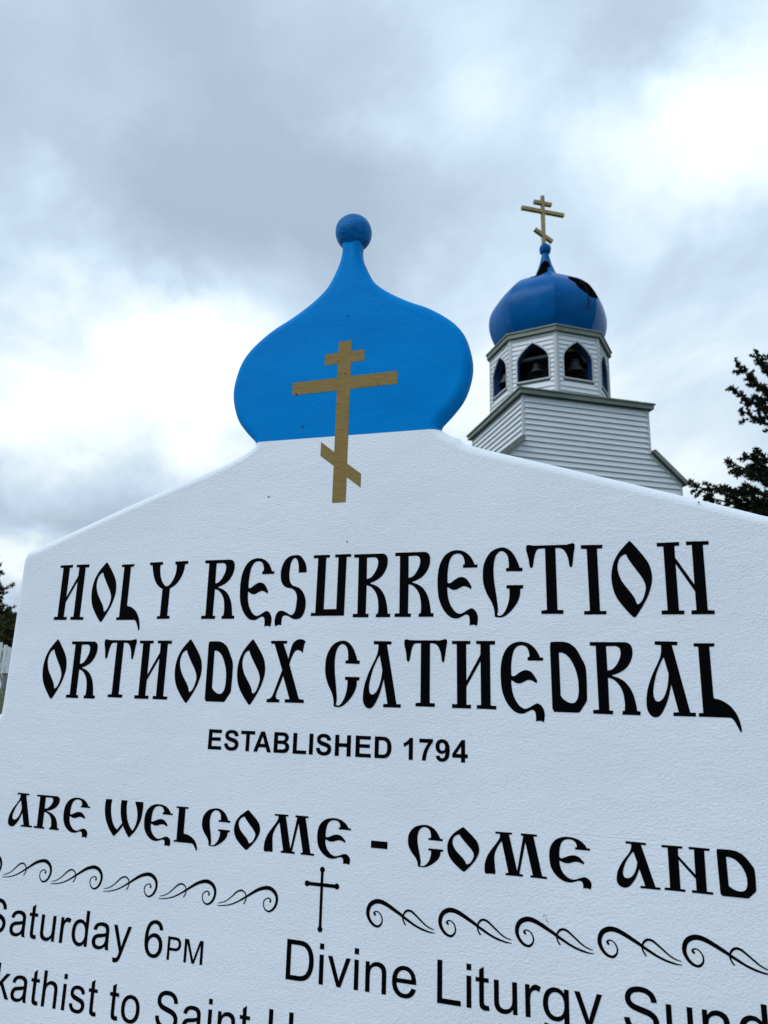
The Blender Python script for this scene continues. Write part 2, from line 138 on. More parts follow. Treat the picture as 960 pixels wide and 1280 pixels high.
re=537,233 664,218 638,149 601,91 553,45 493,11 424,-10 345,-16 247,-6 162,27 93,81 41,155 10,247 0,356 10,469 42,564 94,640 163,696 245,730 338,741 429,730 508,697 576,642 627,567 658,474 668,364 667,331 127,331 137,258 160,196 194,148 238,113 289,92 346,85 389,89 427,100 461,120 491,148 516,186|134,432 538,432 529,488 514,533 492,569 449,608 398,632 340,640 286,634 239,615 197,583 165,541 143,491
rL=0,0 0,1000 132,1000 132,118 625,118 625,0
rg=25,-60 144,-78 152,-111 166,-138 186,-158 220,-177 261,-189 310,-192 363,-189 407,-177 442,-158 470,-133 491,-101 505,-63 510,-29 513,24 514,95 456,42 389,11 313,0 221,12 144,48 82,108 36,184 9,271 0,366 4,434 17,497 38,557 66,611 102,657 146,693 196,720 252,735 314,741 394,729 465,695 525,637 525,724 638,724 638,98 635,-3 623,-83 604,-141 576,-185 540,-222 495,-253 441,-276 380,-289 311,-294 230,-287 160,-268 102,-235 58,-190 32,-132|126,375 132,289 151,219 183,167 224,131 271,109 325,102 378,109 425,130 467,166 498,218 518,287 524,371 517,452 497,519 465,572 423,609 375,632 323,639 271,632 224,609 183,572 152,521 133,455
rt=336,110 353,1 320,-5 289,-8 261,-10 219,-7 185,0 157,12 135,27 117,46 105,67 97,98 92,147 90,212 90,629 0,629 0,724 90,724 90,904 212,977 212,724 336,724 336,629 212,629 212,205 213,174 215,152 218,138 224,128 231,121 239,114 251,109 265,106 282,105 297,106 315,107
rk=0,0 0,1000 123,1000 123,430 413,724 572,724 295,456 600,0 449,0 209,370 123,287 123,0
ri=0,0 0,724 123,724 123,0|0,859 0,1000 123,1000 123,859
"""
LETTERS = """
sH HOLY 0 -1.09306 0.13131 0.10456 0.10886
sO HOLY 1 -1.00903 0.13179 0.10376 0.10854
sL HOLY 2 -0.94447 0.13213 0.10543 0.10832
sY HOLY 3 -0.88039 0.13249 0.10974 0.10812
sR RESURRECTION 0 -0.75771 0.13288 0.10521 0.10796
sE RESURRECTION 1 -0.67998 0.13305 0.10556 0.10793
sS RESURRECTION 2 -0.60586 0.13315 0.10637 0.10797
sU RESURRECTION 3 -0.53610 0.13319 0.11005 0.10808
sR RESURRECTION 4 -0.45840 0.13317 0.10371 0.10825
sR RESURRECTION 5 -0.38281 0.13308 0.10388 0.10849
sE RESURRECTION 6 -0.30731 0.13292 0.10619 0.10879
sC RESURRECTION 7 -0.23048 0.13269 0.10937 0.10917
sT RESURRECTION 8 -0.15890 0.13239 0.11175 0.10962
sI RESURRECTION 9 -0.07218 0.13208 0.10637 0.11006
sO RESURRECTION 10 -0.02779 0.13177 0.10922 0.11048
sN RESURRECTION 11 0.04175 0.13130 0.10827 0.11110
sO ORTHODOX 0 -1.10325 -0.01507 0.10154 0.10492
sR ORTHODOX 1 -1.04094 -0.01508 0.10212 0.10493
sT ORTHODOX 2 -0.96467 -0.01509 0.10518 0.10494
sH ORTHODOX 3 -0.88514 -0.01511 0.10432 0.10495
sO ORTHODOX 4 -0.80266 -0.01512 0.10254 0.10496
sD ORTHODOX 5 -0.73627 -0.01513 0.10288 0.10497
sO ORTHODOX 6 -0.67372 -0.01514 0.10051 0.10498
sX ORTHODOX 7 -0.61248 -0.01516 0.10570 0.10499
sC CATHEDRAL 0 -0.50435 -0.01517 0.10500 0.10500
sA CATHEDRAL 1 -0.43412 -0.01519 0.10404 0.10501
sT CATHEDRAL 2 -0.36365 -0.01520 0.10601 0.10502
sH CATHEDRAL 3 -0.28232 -0.01521 0.10493 0.10503
sE CATHEDRAL 4 -0.20320 -0.01523 0.10478 0.10504
sD CATHEDRAL 5 -0.12504 -0.01524 0.10359 0.10505
sR CATHEDRAL 6 -0.06478 -0.01525 0.10360 0.10506
sA CATHEDRAL 7 0.01313 -0.01526 0.10497 0.10507
sL CATHEDRAL 8 0.08383 -0.01528 0.10508 0.10508
sA ARE 0 -1.13746 -0.25101 0.08971 0.05689
sR ARE 1 -1.07717 -0.25105 0.08774 0.05698
sE ARE 2 -1.01212 -0.25109 0.08879 0.05707
sW WELCOME 0 -0.92300 -0.25116 0.05678 0.05722
sE WELCOME 1 -0.83735 -0.25121 0.08846 0.05733
sL WELCOME 2 -0.77407 -0.25125 0.09016 0.05741
sC WELCOME 3 -0.72088 -0.25129 0.09111 0.05750
sO WELCOME 4 -0.65841 -0.25133 0.08917 0.05758
sM WELCOME 5 -0.60060 -0.25139 0.05701 0.05770
sE WELCOME 6 -0.50570 -0.25144 0.09075 0.05781
s- - 0 -0.41279 -0.25149 0.02724 0.05793
sC COME 0 -0.35177 -0.25154 0.09376 0.05804
sO COME 1 -0.28880 -0.25158 0.09070 0.05812
sM COME 2 -0.23123 -0.25164 0.05788 0.05824
sE COME 3 -0.13491 -0.25169 0.09147 0.05836
sA AND 0 -0.04109 -0.25175 0.09151 0.05849
sN AND 1 0.02198 -0.25180 0.09152 0.05859
sD AND 2 0.09335 -0.25184 0.08952 0.05868
bE ESTABLISHED 0 -0.72110 -0.09680 0.03446 0.03356
bS ESTABLISHED 1 -0.68942 -0.09680 0.03468 0.03356
bT ESTABLISHED 2 -0.65703 -0.09680 0.03379 0.03356
bA ESTABLISHED 3 -0.63168 -0.09680 0.03349 0.03356
bB ESTABLISHED 4 -0.59323 -0.09680 0.03470 0.03356
bL ESTABLISHED 5 -0.55741 -0.09680 0.03517 0.03356
bI ESTABLISHED 6 -0.52760 -0.09680 0.03468 0.03356
bS ESTABLISHED 7 -0.51494 -0.09680 0.03395 0.03356
bH ESTABLISHED 8 -0.48070 -0.09680 0.03495 0.03356
bE ESTABLISHED 9 -0.44431 -0.09680 0.03534 0.03356
bD ESTABLISHED 10 -0.41092 -0.09680 0.03428 0.03356
b1 1794 0 -0.36163 -0.09680 0.03539 0.03356
b7 1794 1 -0.33535 -0.09680 0.03418 0.03356
b9 1794 2 -0.30863 -0.09680 0.03482 0.03356
b4 1794 3 -0.28121 -0.09680 0.03442 0.03356
rS Saturday 0 -1.15435 -0.43411 0.05425 0.05658
ra Saturday 1 -1.10075 -0.43411 0.05425 0.05658
rt Saturday 2 -1.05918 -0.43411 0.05425 0.05658
ru Saturday 3 -1.03224 -0.43411 0.05425 0.05658
rr Saturday 4 -0.98934 -0.43411 0.05425 0.05658
rd Saturday 5 -0.96425 -0.43411 0.05425 0.05658
ra Saturday 6 -0.92047 -0.43411 0.05425 0.05658
ry Saturday 7 -0.87775 -0.43411 0.05425 0.05658
r6 6PM 0 -0.81411 -0.43411 0.05425 0.05658
rP 6PM 1 -0.76819 -0.43411 0.03374 0.03508
rM 6PM 2 -0.73564 -0.43411 0.03710 0.03508
rk kathist 0 -1.11501 -0.53588 0.05324 0.05558
ra kathist 1 -1.07946 -0.53588 0.05324 0.05558
rt kathist 2 -1.03768 -0.53588 0.05324 0.05558
rh kathist 3 -1.01156 -0.53588 0.05324 0.05558
ri kathist 4 -0.96863 -0.53588 0.05324 0.05558
rs kathist 5 -0.95329 -0.53588 0.05324 0.05558
rt kathist 6 -0.91537 -0.53588 0.05324 0.05558
rt to 0 -0.87178 -0.53588 0.05324 0.05558
ro to 1 -0.84745 -0.53588 0.05324 0.05558
rS Saint 0 -0.78032 -0.53588 0.05324 0.05558
ra Saint 1 -0.72908 -0.53588 0.05324 0.05558
ri Saint 2 -0.68213 -0.53588 0.05324 0.05558
rn Saint 3 -0.66424 -0.53588 0.05324 0.05558
rt Saint 4 -0.62509 -0.53588 0.05324 0.05558
rH H 0 -0.57430 -0.53588 0.05324 0.05558
rD Divine 0 -0.54938 -0.43520 0.05668 0.05707
ri Divine 1 -0.49281 -0.43520 0.05668 0.05707
rv Divine 2 -0.47855 -0.43520 0.05668 0.05707
ri Divine 3 -0.43458 -0.43520 0.05668 0.05707
rn Divine 4 -0.41614 -0.43520 0.05668 0.05707
re Divine 5 -0.37345 -0.43520 0.05668 0.05707
rL Liturgy 0 -0.30323 -0.43520 0.05668 0.05707
ri Liturgy 1 -0.25908 -0.43520 0.05668 0.05707
rt Liturgy 2 -0.24551 -0.43520 0.05668 0.05707
ru Liturgy 3 -0.21873 -0.43520 0.05668 0.05707
rr Liturgy 4 -0.17394 -0.43520 0.05668 0.05707
rg Liturgy 5 -0.14923 -0.43520 0.05668 0.05707
ry Liturgy 6 -0.10558 -0.43520 0.05668 0.05707
rS Sund 0 -0.03979 -0.43520 0.05668 0.05707
ru Sund 1 0.01477 -0.43520 0.05668 0.05707
rn Sund 2 0.05996 -0.43520 0.05668 0.05707
rd Sund 3 0.10367 -0.43520 0.05668 0.05707
"""
BARE_SPOTS = [((2.47, .59, 16.03), .36), ((2.68, .44, 15.74), .40), ((2.92, .42, 15.56), .34), ((1.75, 1.98, 17.16), .27), ((1.93, 2.03, 17.42), .22), ((1.45, 1.70, 16.72), .36), ((1.20, 1.25, 16.46), .26)]
# ---------------------------------------------------------------- helpers
def link(o, parent=None):
    C.objects.link(o)
    if parent: o.parent = parent
    return o
def mesh_obj(name, verts, faces, mat, parent=None, smooth=False):
    me = bpy.data.meshes.new(name); me.from_pydata([tuple(v) for v in verts], [], faces); me.update()
    mats = mat if isinstance(mat, (list, tuple)) else [mat]
    for m in mats: me.materials.append(m)
    if smooth:
        for p_ in me.polygons: p_.use_smooth = True
    return link(bpy.data.objects.new(name, me), parent)
def bm_obj(name, bm, mat, parent=None, smooth=False):
    bmesh.ops.recalc_face_normals(bm, faces=bm.faces)
    me = bpy.data.meshes.new(name); bm.to_mesh(me); bm.free()
    for m in (mat if isinstance(mat, (list, tuple)) else [mat]): me.materials.append(m)
    if smooth:
        for p_ in me.polygons: p_.use_smooth = True
    return link(bpy.data.objects.new(name, me), parent)
def tag(o, label=None, cat=None, group=None, kind=None):
    if label: o['label'] = label
    if cat: o['category'] = cat
    if group: o['group'] = group
    if kind: o['kind'] = kind
    return o
def empty(name, loc, rz=0):
    o = bpy.data.objects.new(name, None); C.objects.link(o); o.location = loc; o.rotation_euler = (0, 0, rz)
    o.empty_display_size = .2
    return o
def box(bm, x0, x1, y0, y1, z0, z1, mtx=None):
    vs = [Vector((x, y, z)) for x in (x0, x1) for y in (y0, y1) for z in (z0, z1)]
    if mtx: vs = [mtx @ v for v in vs]
    v = [bm.verts.new(c) for c in vs]
    for f in ((0, 1, 3, 2), (4, 6, 7, 5), (0, 4, 5, 1), (2, 3, 7, 6), (0, 2, 6, 4), (1, 5, 7, 3)): bm.faces.new([v[i] for i in f])
def prism(bm, pts, axis_vec):          # extrude a closed 3-D polygon
    a = [bm.verts.new(p_) for p_ in pts]; b = [bm.verts.new(p_ + axis_vec) for p_ in pts]; n = len(pts)
    bm.faces.new(a[::-1]); bm.faces.new(b)
    for i in range(n): bm.faces.new((a[i], a[(i + 1) % n], b[(i + 1) % n], b[i]))
def tube(bm, pts, rads, n=6):
    rings = []
    for i, p_ in enumerate(pts):
        d = (pts[min(i + 1, len(pts) - 1)] - pts[max(i - 1, 0)]).normalized()
        a = d.cross(Vector((0.13, .31, 1))).normalized(); b = d.cross(a)
        rings.append([bm.verts.new(p_ + rads[i] * (math.cos(2 * math.pi * k / n) * a + math.sin(2 * math.pi * k / n) * b)) for k in range(n)])
    for r0, r1 in zip(rings, rings[1:]):
        for k in range(n): bm.faces.new((r0[k], r0[(k + 1) % n], r1[(k + 1) % n], r1[k]))
    bm.faces.new(rings[0][::-1]); bm.faces.new(rings[-1])
def lathe(bm, prof, cx=0, cy=0, n=24):
    rings = []
    for r_, z in prof: rings.append([bm.verts.new((cx + r_ * math.cos(2 * math.pi * k / n), cy + r_ * math.sin(2 * math.pi * k / n), z)) for k in range(n)])
    for r0, r1 in zip(rings, rings[1:]):
        for k in range(n): bm.faces.new((r0[k], r0[(k + 1) % n], r1[(k + 1) % n], r1[k]))
    if prof[0][0] > 1e-4: bm.faces.new(rings[0][::-1])
    if prof[-1][0] > 1e-4: bm.faces.new(rings[-1])
    bmesh.ops.remove_doubles(bm, verts=bm.verts, dist=1e-5)

# ---------------------------------------------------------------- materials
def mat(name, col, rough=.6, metal=0, spec=.5):
    m = bpy.data.materials.new(name); m.use_nodes = True; b = m.node_tree.nodes['Principled BSDF']
    b.inputs['Base Color'].default_value = (*col, 1); b.inputs['Roughness'].default_value = rough
    b.inputs['Metallic'].default_value = metal; b.inputs['Specular IOR Level'].default_value = spec
    return m
def bsdf(m): return m.node_tree.nodes['Principled BSDF']
def coords(m, kind='Object', scale=(1, 1, 1), loc=(0, 0, 0), rot=(0, 0, 0)):
    t = m.node_tree; c = N(t, 'ShaderNodeTexCoord'); mp = N(t, 'ShaderNodeMapping')
    mp.inputs['Scale'].default_value = scale; mp.inputs['Location'].default_value = loc; mp.inputs['Rotation'].default_value = rot
    t.links.new(c.outputs[kind], mp.inputs[0]); return mp.outputs[0]
def nse(m, vec, scale, detail=3, rough=.5, dist=0):
    t = m.node_tree; n = N(t, 'ShaderNodeTexNoise'); n.inputs['Scale'].default_value = scale; n.inputs['Detail'].default_value = detail
    n.inputs['Roughness'].default_value = rough; n.inputs['Distortion'].default_value = dist; t.links.new(vec, n.inputs['Vector']); return n.outputs['Fac']
def ramp(m, fac, stops):
    t = m.node_tree; r = N(t, 'ShaderNodeValToRGB'); t.links.new(fac, r.inputs[0])
    for i, (pos, col) in enumerate(stops):
        e = r.color_ramp.elements[i] if i < 2 else r.color_ramp.elements.new(pos)
        e.position = pos; e.color = (*col, 1) if len(col) == 3 else col
    return r.outputs[0]
def bump(m, height, dist, strength=1, prev=None):
    t = m.node_tree; b = N(t, 'ShaderNodeBump'); b.inputs['Distance'].default_value = dist; b.inputs['Strength'].default_value = strength
    t.links.new(height, b.inputs['Height'])
    if prev: t.links.new(prev, b.inputs['Normal'])
    t.links.new(b.outputs[0], bsdf(m).inputs['Normal']); return b.outputs[0]
def stucco(m, amt=1.0, seams=True):
    # brushed and rolled heavy paint: fine pebbling, short crosswise brush ridges, soft waves, rougher toward one side
    t = m.node_tree; v = coords(m)
    a = nse(m, coords(m, scale=(230, 240, 290), rot=(0, R(10), 0)), 1, 4, .6, .4)
    b = nse(m, coords(m, scale=(45, 60, 110), rot=(0, R(24), 0)), 1, 4, .6, .8)
    c = nse(m, coords(m, scale=(9, 9, 16)), 1, 2)
    patch = nse(m, coords(m, loc=(.3, 0, .9)), 3.2, 2)
    h = M(t, 'ADD', M(t, 'MULTIPLY', a, .85), M(t, 'MULTIPLY', b, M(t, 'MULTIPLY_ADD', patch, 1.5, -.42)))
    h = M(t, 'ADD', h, M(t, 'MULTIPLY', c, 1.2))
    if seams:
        s = N(t, 'ShaderNodeSeparateXYZ'); t.links.new(v, s.inputs[0])
        for z in (EYE + .2465, EYE - .1897):
            dz = M(t, 'ABSOLUTE', M(t, 'SUBTRACT', s.outputs[2], z))
            g = M(t, 'MAXIMUM', M(t, 'SUBTRACT', 1, M(t, 'DIVIDE', dz, .0008)), 0)
            h = M(t, 'SUBTRACT', h, M(t, 'MULTIPLY', g, M(t, 'MULTIPLY', M(t, 'MAXIMUM', M(t, 'SUBTRACT', nse(m, v, 5, 2), .42), 0.0), .9)))
    bump(m, h, .0016 * amt, .9)
WHITE = mat('white_board_paint', (.72, .76, .80), .5, spec=.35); stucco(WHITE)
t_ = WHITE.node_tree
sv = coords(WHITE, scale=(2, 2, 3)); f1 = nse(WHITE, sv, 1.4, 4)
spk = nse(WHITE, coords(WHITE), 260, 1)
cw = ramp(WHITE, f1, [(.3, (.68, .74, .82)), (.7, (.735, .80, .875))]); 
t_.links.new(cw, bsdf(WHITE).inputs['Base Color'])
BLUE = mat('bright_blue_paint', (.0, .19, .53), .36, spec=.018); stucco(BLUE, .8, False)
cb = ramp(BLUE, nse(BLUE, coords(BLUE, scale=(5, 5, 14)), 1.2, 5, .6), [(.25, (.0, .180, .53)), (.75, (.0, .222, .63))])
BLUE.node_tree.links.new(cb, bsdf(BLUE).inputs['Base Color'])
GOLD = mat('dull_gold_vinyl', (.30, .19, .07), .6, .0, .2)
cg = ramp(GOLD, nse(GOLD, coords(GOLD, scale=(40, 60, 300)), 1, 3, .6), [(.25, (.15, .105, .030)), (.5, (.225, .155, .046)), (.8, (.255, .18, .058))])
GOLD.node_tree.links.new(cg, bsdf(GOLD).inputs['Base Color']); stucco(GOLD, .7, False)
BLACK = mat('black_vinyl', (.002, .002, .0025), .45, spec=.02)
SPECK = mat('dark_speck', (.01, .012, .02), .8)

# ================================================================ THE SIGN
D = 1.2; UC = -.4917; TH = .041
hx = Vector((math.cos(YAW), -math.sin(YAW), 0)); hn = Vector((math.sin(YAW), math.cos(YAW), 0))
sign = empty('welcome_sign', hx * UC + hn * D, -YAW)
tag(sign, 'white painted welcome board topped by a flat blue onion dome, lettered in black', 'sign')
# local frame: x along the board, y away from the viewer, z up; its front face is y = 0

def smooth_path(pts, n=4):
    out = []
    for i in range(len(pts) - 1):
        p0 = pts[max(i - 1, 0)]; p1 = pts[i]; p2 = pts[i + 1]; p3 = pts[min(i + 2, len(pts) - 1)]
        for k in range(n):
            t = k / n
            out.append(tuple(.5 * (2 * b + (c - a) * t + (2 * a - 5 * b + 4 * c - d) * t * t + (3 * b - a - 3 * c + d) * t ** 3) for a, b, c, d in zip(p0, p1, p2, p3)))
    out.append(pts[-1]); return out
low = [(-.90, -1.10), (-.90, -.17), (-.885, -.135), (-.85, -.10), (-.715, -.062), (-.7, -.055)]
side = [(-.699, -.03), (-.698, .1), (-.697, .245)]
corner = [(-.6965, .256), (-.6945, .2645), (-.689, .270), (-.680, .2730)]
shoulder = smooth_path([(-.660, .2790), (-.578, .3102), (-.424, .3656), (-.265, .4179), (-.209, .4405), (-.190, .4510), (-.1790, .4600), (-.1755, .4690)], 5)
dome = smooth_path([(-.1775, .4745), (-.182, .4815), (-.201, .5012), (-.2195, .5257), (-.2305, .5557), (-.2342, .5853), (-.2290, .6171), (-.2185, .6454), (-.1975, .6714), (-.1585, .7010), (-.1145, .7240), (-.0735, .7505), (-.0465, .7745), (-.0310, .7990), (-.0190, .8290), (-.0145, .8560), (-.0150, .875)], 5)
left = low + side + corner + shoulder + dome
half = [Vector((x, 0, z)) for x, z in left]
outline = half + [Vector((-v.x + (.022 * min(1, max(0, (.36 - v.z) / .08))), 0, v.z)) for v in reversed(half)]
# resample straight runs so the rim normals stay local
def rim_mesh():
    n = len(outline); nrm = []
    for i in range(n):
        a = outline[i - 1]; b = outline[i]; c = outline[(i + 1) % n]
        e1 = (b - a); e2 = (c - b); e1 = e1.normalized() if e1.length > 1e-9 else e2.normalized(); e2 = e2.normalized() if e2.length > 1e-9 else e1
        m1 = Vector((-e1.z, 0, e1.x)); m2 = Vector((-e2.z, 0, e2.x)); m = (m1 + m2)
        m = m.normalized() if m.length > 1e-6 else m1
        k = 1 / max(.6, m.dot(m1)); nrm.append(m * k)
    r = .018; GROW = .008; prof = []       # the traced silhouette lies part-way round the rounded edge
    for k in range(7):
        a = math.pi / 2 * k / 6; prof.append((r * (1 - math.sin(a)), r * (1 - math.cos(a))))     # inset, depth
    prof = [(i, y) for i, y in prof] + [(i, TH - y) for i, y in reversed(prof)]
    verts = []; faces = []
    # outward = +nrm or -nrm : the outline runs clockwise seen from the front, so outward is +(-e.z, e.x)
    for ins, y in prof:
        for i in range(n):
            kk = min(1, abs(outline[i].x) * .8 / r) if outline[i].z > .78 else 1; verts.append(Vector((outline[i].x, y, outline[i].z)) - nrm[i] * (ins - (.0035 if outline[i].x > .22 and outline[i].z < .45 else GROW)) * kk)
    m_ = len(prof)
    for j in range(m_ - 1):
        for i in range(n):
            i2 = (i + 1) % n
            faces.append((j * n + i, j * n + i2, (j + 1) * n + i2, (j + 1) * n + i))
    faces.append(tuple(range(n)))
    faces.append(tuple(reversed(range((m_ - 1) * n, m_ * n))))
    return verts, faces
vs, fs = rim_mesh()
vs = [Vector((v.x, v.y, v.z + EYE)) for v in vs]
def board_piece(name, keep_top, m):
    bm = bmesh.new(); bv = [bm.verts.new(v) for v in vs]
    for f in fs:
        try: bm.faces.new([bv[i] for i in f])
        except ValueError: pass
    # paint line between white and blue, falling slightly to the right as it is painted
    co = Vector((-.1755, 0, EYE + .4685)); no = Vector((.0165, 0, 1)).normalized()
    bmesh.ops.bisect_plane(bm, geom=bm.verts[:] + bm.edges[:] + bm.faces[:], plane_co=co, plane_no=no, clear_inner=keep_top, clear_outer=not keep_top, dist=1e-6)
    bmesh.ops.triangulate(bm, faces=[f for f in bm.faces if len(f.verts) > 4], ngon_method='EAR_CLIP')
    bmesh.ops.recalc_face_normals(bm, faces=bm.faces)
    for f in bm.faces: f.smooth = abs(f.normal.y) < .999
    me = bpy.data.meshes.new(name); bm.to_mesh(me); bm.free(); me.materials.append(m)
    return link(bpy.data.objects.new(name, me), sign)
board_piece('board', False, WHITE)
board_piece('onion_dome', True, BLUE)
# ball finial, a turned wooden ball on the neck
bm = bmesh.new(); bmesh.ops.create_uvsphere(bm, u_segments=48, v_segments=32, radius=.037)
for v in bm.verts:
    v.co *= 1 + .03 * noise.noise(v.co * 30)
bmesh.ops.translate(bm, verts=bm.verts, vec=(0, TH / 2, EYE + .905))
BALLB = mat('brushed_blue_ball_paint', (0, .15, .45), .4, spec=.08)
cbb = ramp(BALLB, nse(BALLB, coords(BALLB, scale=(14, 14, 60), rot=(0, R(12), 0)), 1.3, 5, .65, .6), [(.32, (.0, .06, .19)), (.5, (.0, .14, .42)), (.7, (.0, .21, .60))]); BALLB.node_tree.links.new(cbb, bsdf(BALLB).inputs['Base Color']); stucco(BALLB, 1.6, False)
bm_obj('ball_finial', bm, BALLB, sign, True)
for sx in (-.62, .62):
    bm = bmesh.new(); box(bm, sx - .045, sx + .045, TH + .003, TH + .093, -.3, EYE + .1); bm_obj('post', bm, WHITE, sign)

# flat gold cross
def flat(name, polys, m, y0, y1, parent, z=EYE):
    bm = bmesh.new()
    for p_ in polys: prism(bm, [Vector((a, y1, b + z)) for a, b in p_], Vector((0, y0 - y1, 0)))
    return bm_obj(name, bm, m, parent)
c0 = -UC
cx = lambda l: [(a + c0, b) for a, b in l]
XC = [(-.5051, .657), (-.4789, .657), (-.4788, .6343), (-.4522, .6343), (-.4520, .6114), (-.4788, .6114), (-.4787, .5828), (-.3862, .5828), (-.3862, .5570), (-.4787, .5570),
      (-.4786, .4110), (-.4509, .3895), (-.4509, .3635), (-.4785, .3850), (-.4785, .3382), (-.5049, .3382), (-.5049, .4085), (-.5322, .4300), (-.5322, .4570), (-.5049, .4350),
      (-.5050, .5570), (-.5975, .5570), (-.5975, .5828), (-.5050, .5828), (-.5050, .6112), (-.5325, .6112), (-.5325, .6343), (-.5050, .6343)]
flat('gold_cross', [cx(XC)], GOLD, -.0005, .0004, sign)
for u, v, r_ in [(-.4894, .7094, .0016), (-.4896, .5895, .0015), (-.5711, .4909, .0016), (.1067, .3029, .0014), (-.6335, .3576, .0014), (-.4728, .2654, .0012), (-.5885, .5585, .0017), (-.4230, .5600, .0013)]:
    bm = bmesh.new(); prism(bm, [Vector((u + c0 + r_ * math.cos(a * 1.05) * (1 + .3 * math.sin(a * 3)), -.0002, v + EYE + r_ * math.sin(a * 1.05))) for a in range(6)], Vector((0, -.0008, 0)))
    bm_obj('nail_hole', bm, SPECK, sign)

# lettering -------------------------------------------------------
G = {}
for ln_ in GLYPHS.strip().split('\n'):
    k, v = ln_.split('=', 1)
    G[k] = [[tuple(int(q) / 1000 for q in p_.split(',')) for p_ in lp.split()] for lp in v.split('|')]
def glyph_mesh(key, loops):
    cu = bpy.data.curves.new(key, 'CURVE'); cu.dimensions = '2D'; cu.fill_mode = 'BOTH'
    for lp in loops:
        s = cu.splines.new('POLY'); s.points.add(len(lp) - 1)
        for q, (a, b) in zip(s.points, lp): q.co = (a, b, 0, 1)
        s.use_cyclic_u = True
    o = bpy.data.objects.new('tmp', cu); C.objects.link(o)
    dg = bpy.context.evaluated_depsgraph_get(); me = bpy.data.meshes.new_from_object(o.evaluated_get(dg))
    bpy.data.objects.remove(o); bpy.data.curves.remove(cu)
    bm = bmesh.new(); bm.from_mesh(me); bmesh.ops.remove_doubles(bm, verts=bm.verts, dist=1e-5)
    ext = bmesh.ops.extrude_face_region(bm, geom=bm.faces[:])
    nv = [g for g in ext['geom'] if isinstance(g, bmesh.types.BMVert)]
    for v in bm.verts: v.co = Vector((v.co.x, 0, v.co.y))
    for v in nv: v.co.y = 1
    bmesh.ops.recalc_face_normals(bm, faces=bm.faces)
    bm.to_mesh(me); bm.free(); me.materials.clear(); me.materials.append(BLACK); me.name = 'letter'
    return me
GM = {}
for row in LETTERS.strip().split('\n'):
    key, word, idx, u, v, sx, sz = row.split()
    if key not in GM: GM[key] = glyph_mesh(key, G[key])
    o = link(bpy.data.objects.new('dash' if key == 's-' else 'letter', GM[key]), sign)
    o.location = (float(u) + c0, -.0006, float(v) + EYE); o.scale = (float(sx), .0010, float(sz))
    ch = key[1]; nth = word[:int(idx) + 1].count(ch)
    ordn = ['', 'first ', 'second ', 'third '][nth] if word.count(ch) > 1 else ''
    o['label'] = 'short black dash after the word WELCOME' if key == 's-' else ('%sblack letter %s in the word "%s"' % (ordn, ch, word) if ch.isalpha() else '%sblack figure %s in "%s"' % (ordn, ch, word))

def stroke_poly(pts, ends=True):
    pts = smooth_path(pts, 4); Lh = []; Rh = []
    for i, (x, y, w) in enumerate(pts):
        a = pts[max(i - 1, 0)]; b = pts[min(i + 1, len(pts) - 1)]
        dx, dy = b[0] - a[0], b[1] - a[1]; l = math.hypot(dx, dy) or 1
        nx, ny = -dy / l, dx / l
        Lh.append((x + nx * w / 2, y + ny * w / 2)); Rh.append((x - nx * w / 2, y - ny * w / 2))
    return Lh, Rh
def scroll(name, strokes, tip, label):
    bm = bmesh.new()
    for j, st in enumerate(strokes):
        Lh, Rh = stroke_poly([(a, b, w * (1.12 if j == 0 else 1.3) + 1.5) for a, b, w in st]); y0 = -.00045 - j * .00012
        rows = []
        for (a, b), (c, d) in zip(Lh, Rh):
            rows.append([bm.verts.new((tip[0] + c0 + q[0] * 1e-4, y, tip[1] + EYE + q[1] * 1e-4)) for q, y in (((a, b), y0), ((c, d), y0), ((c, d), .0003), ((a, b), .0003))])
        for r0, r1 in zip(rows, rows[1:]):
            for k in range(4): bm.faces.new((r0[k], r0[(k + 1) % 4], r1[(k + 1) % 4], r1[k]))
        bm.faces.new(rows[0]); bm.faces.new(rows[-1][::-1])
        # round dot in the curl
        dots = (st[0], st[-1]) if j == 0 else ()
        for q in dots:
            if q[2] > 20:
                prism(bm, [Vector((tip[0] + c0 + (q[0] + q[2] * .58 * math.cos(a * math.pi / 6)) * 1e-4, .0003, tip[1] + EYE + (q[1] + q[2] * .58 * math.sin(a * math.pi / 6)) * 1e-4)) for a in range(12)], Vector((0, y0 - .0001 - .0003, 0)))
    o = bm_obj(name, bm, BLACK, sign); o['label'] = label; return o
L1 = [[0, 0, 4], [89, 7, 10], [195, 26, 13], [297, 58, 16], [411, 113, 20], [522, 179, 27], [618, 239, 33], [729, 304, 42], [829, 341, 47], [917, 354, 51], [996, 333, 51], [1057, 283, 46], [1086, 218, 39], [1081, 140, 35], [1047, 70, 33], [1002, 27, 28], [938, 7, 22], [880, 38, 16], [851, 97, 13], [860, 159, 13], [906, 197, 13], [951, 201, 15], [977, 175, 20], [969, 154, 24]]
L2 = [[16, 40, 3], [95, 59, 8], [181, 98, 10], [263, 162, 12], [336, 228, 16], [399, 265, 18], [460, 267, 16], [509, 235, 13], [527, 191, 12], [527, 135, 11], [488, 69, 11]]
R1 = [[-954, 153, 27], [-969, 172, 25], [-955, 193, 17], [-916, 200, 12], [-868, 169, 15], [-839, 112, 17], [-843, 51, 20], [-880, 4, 27], [-925, -8, 29], [-986, 15, 34], [-1039, 70, 39], [-1072, 145, 47], [-1066, 226, 52], [-1030, 291, 55], [-970, 331, 57], [-906, 346, 57], [-825, 335, 54], [-728, 295, 49], [-632, 245, 44], [-549, 201, 39], [-491, 165, 34], [-409, 121, 31], [-316, 73, 26], [-211, 33, 24], [-106, 8, 19], [-59, 2, 14], [0, 0, 6]]
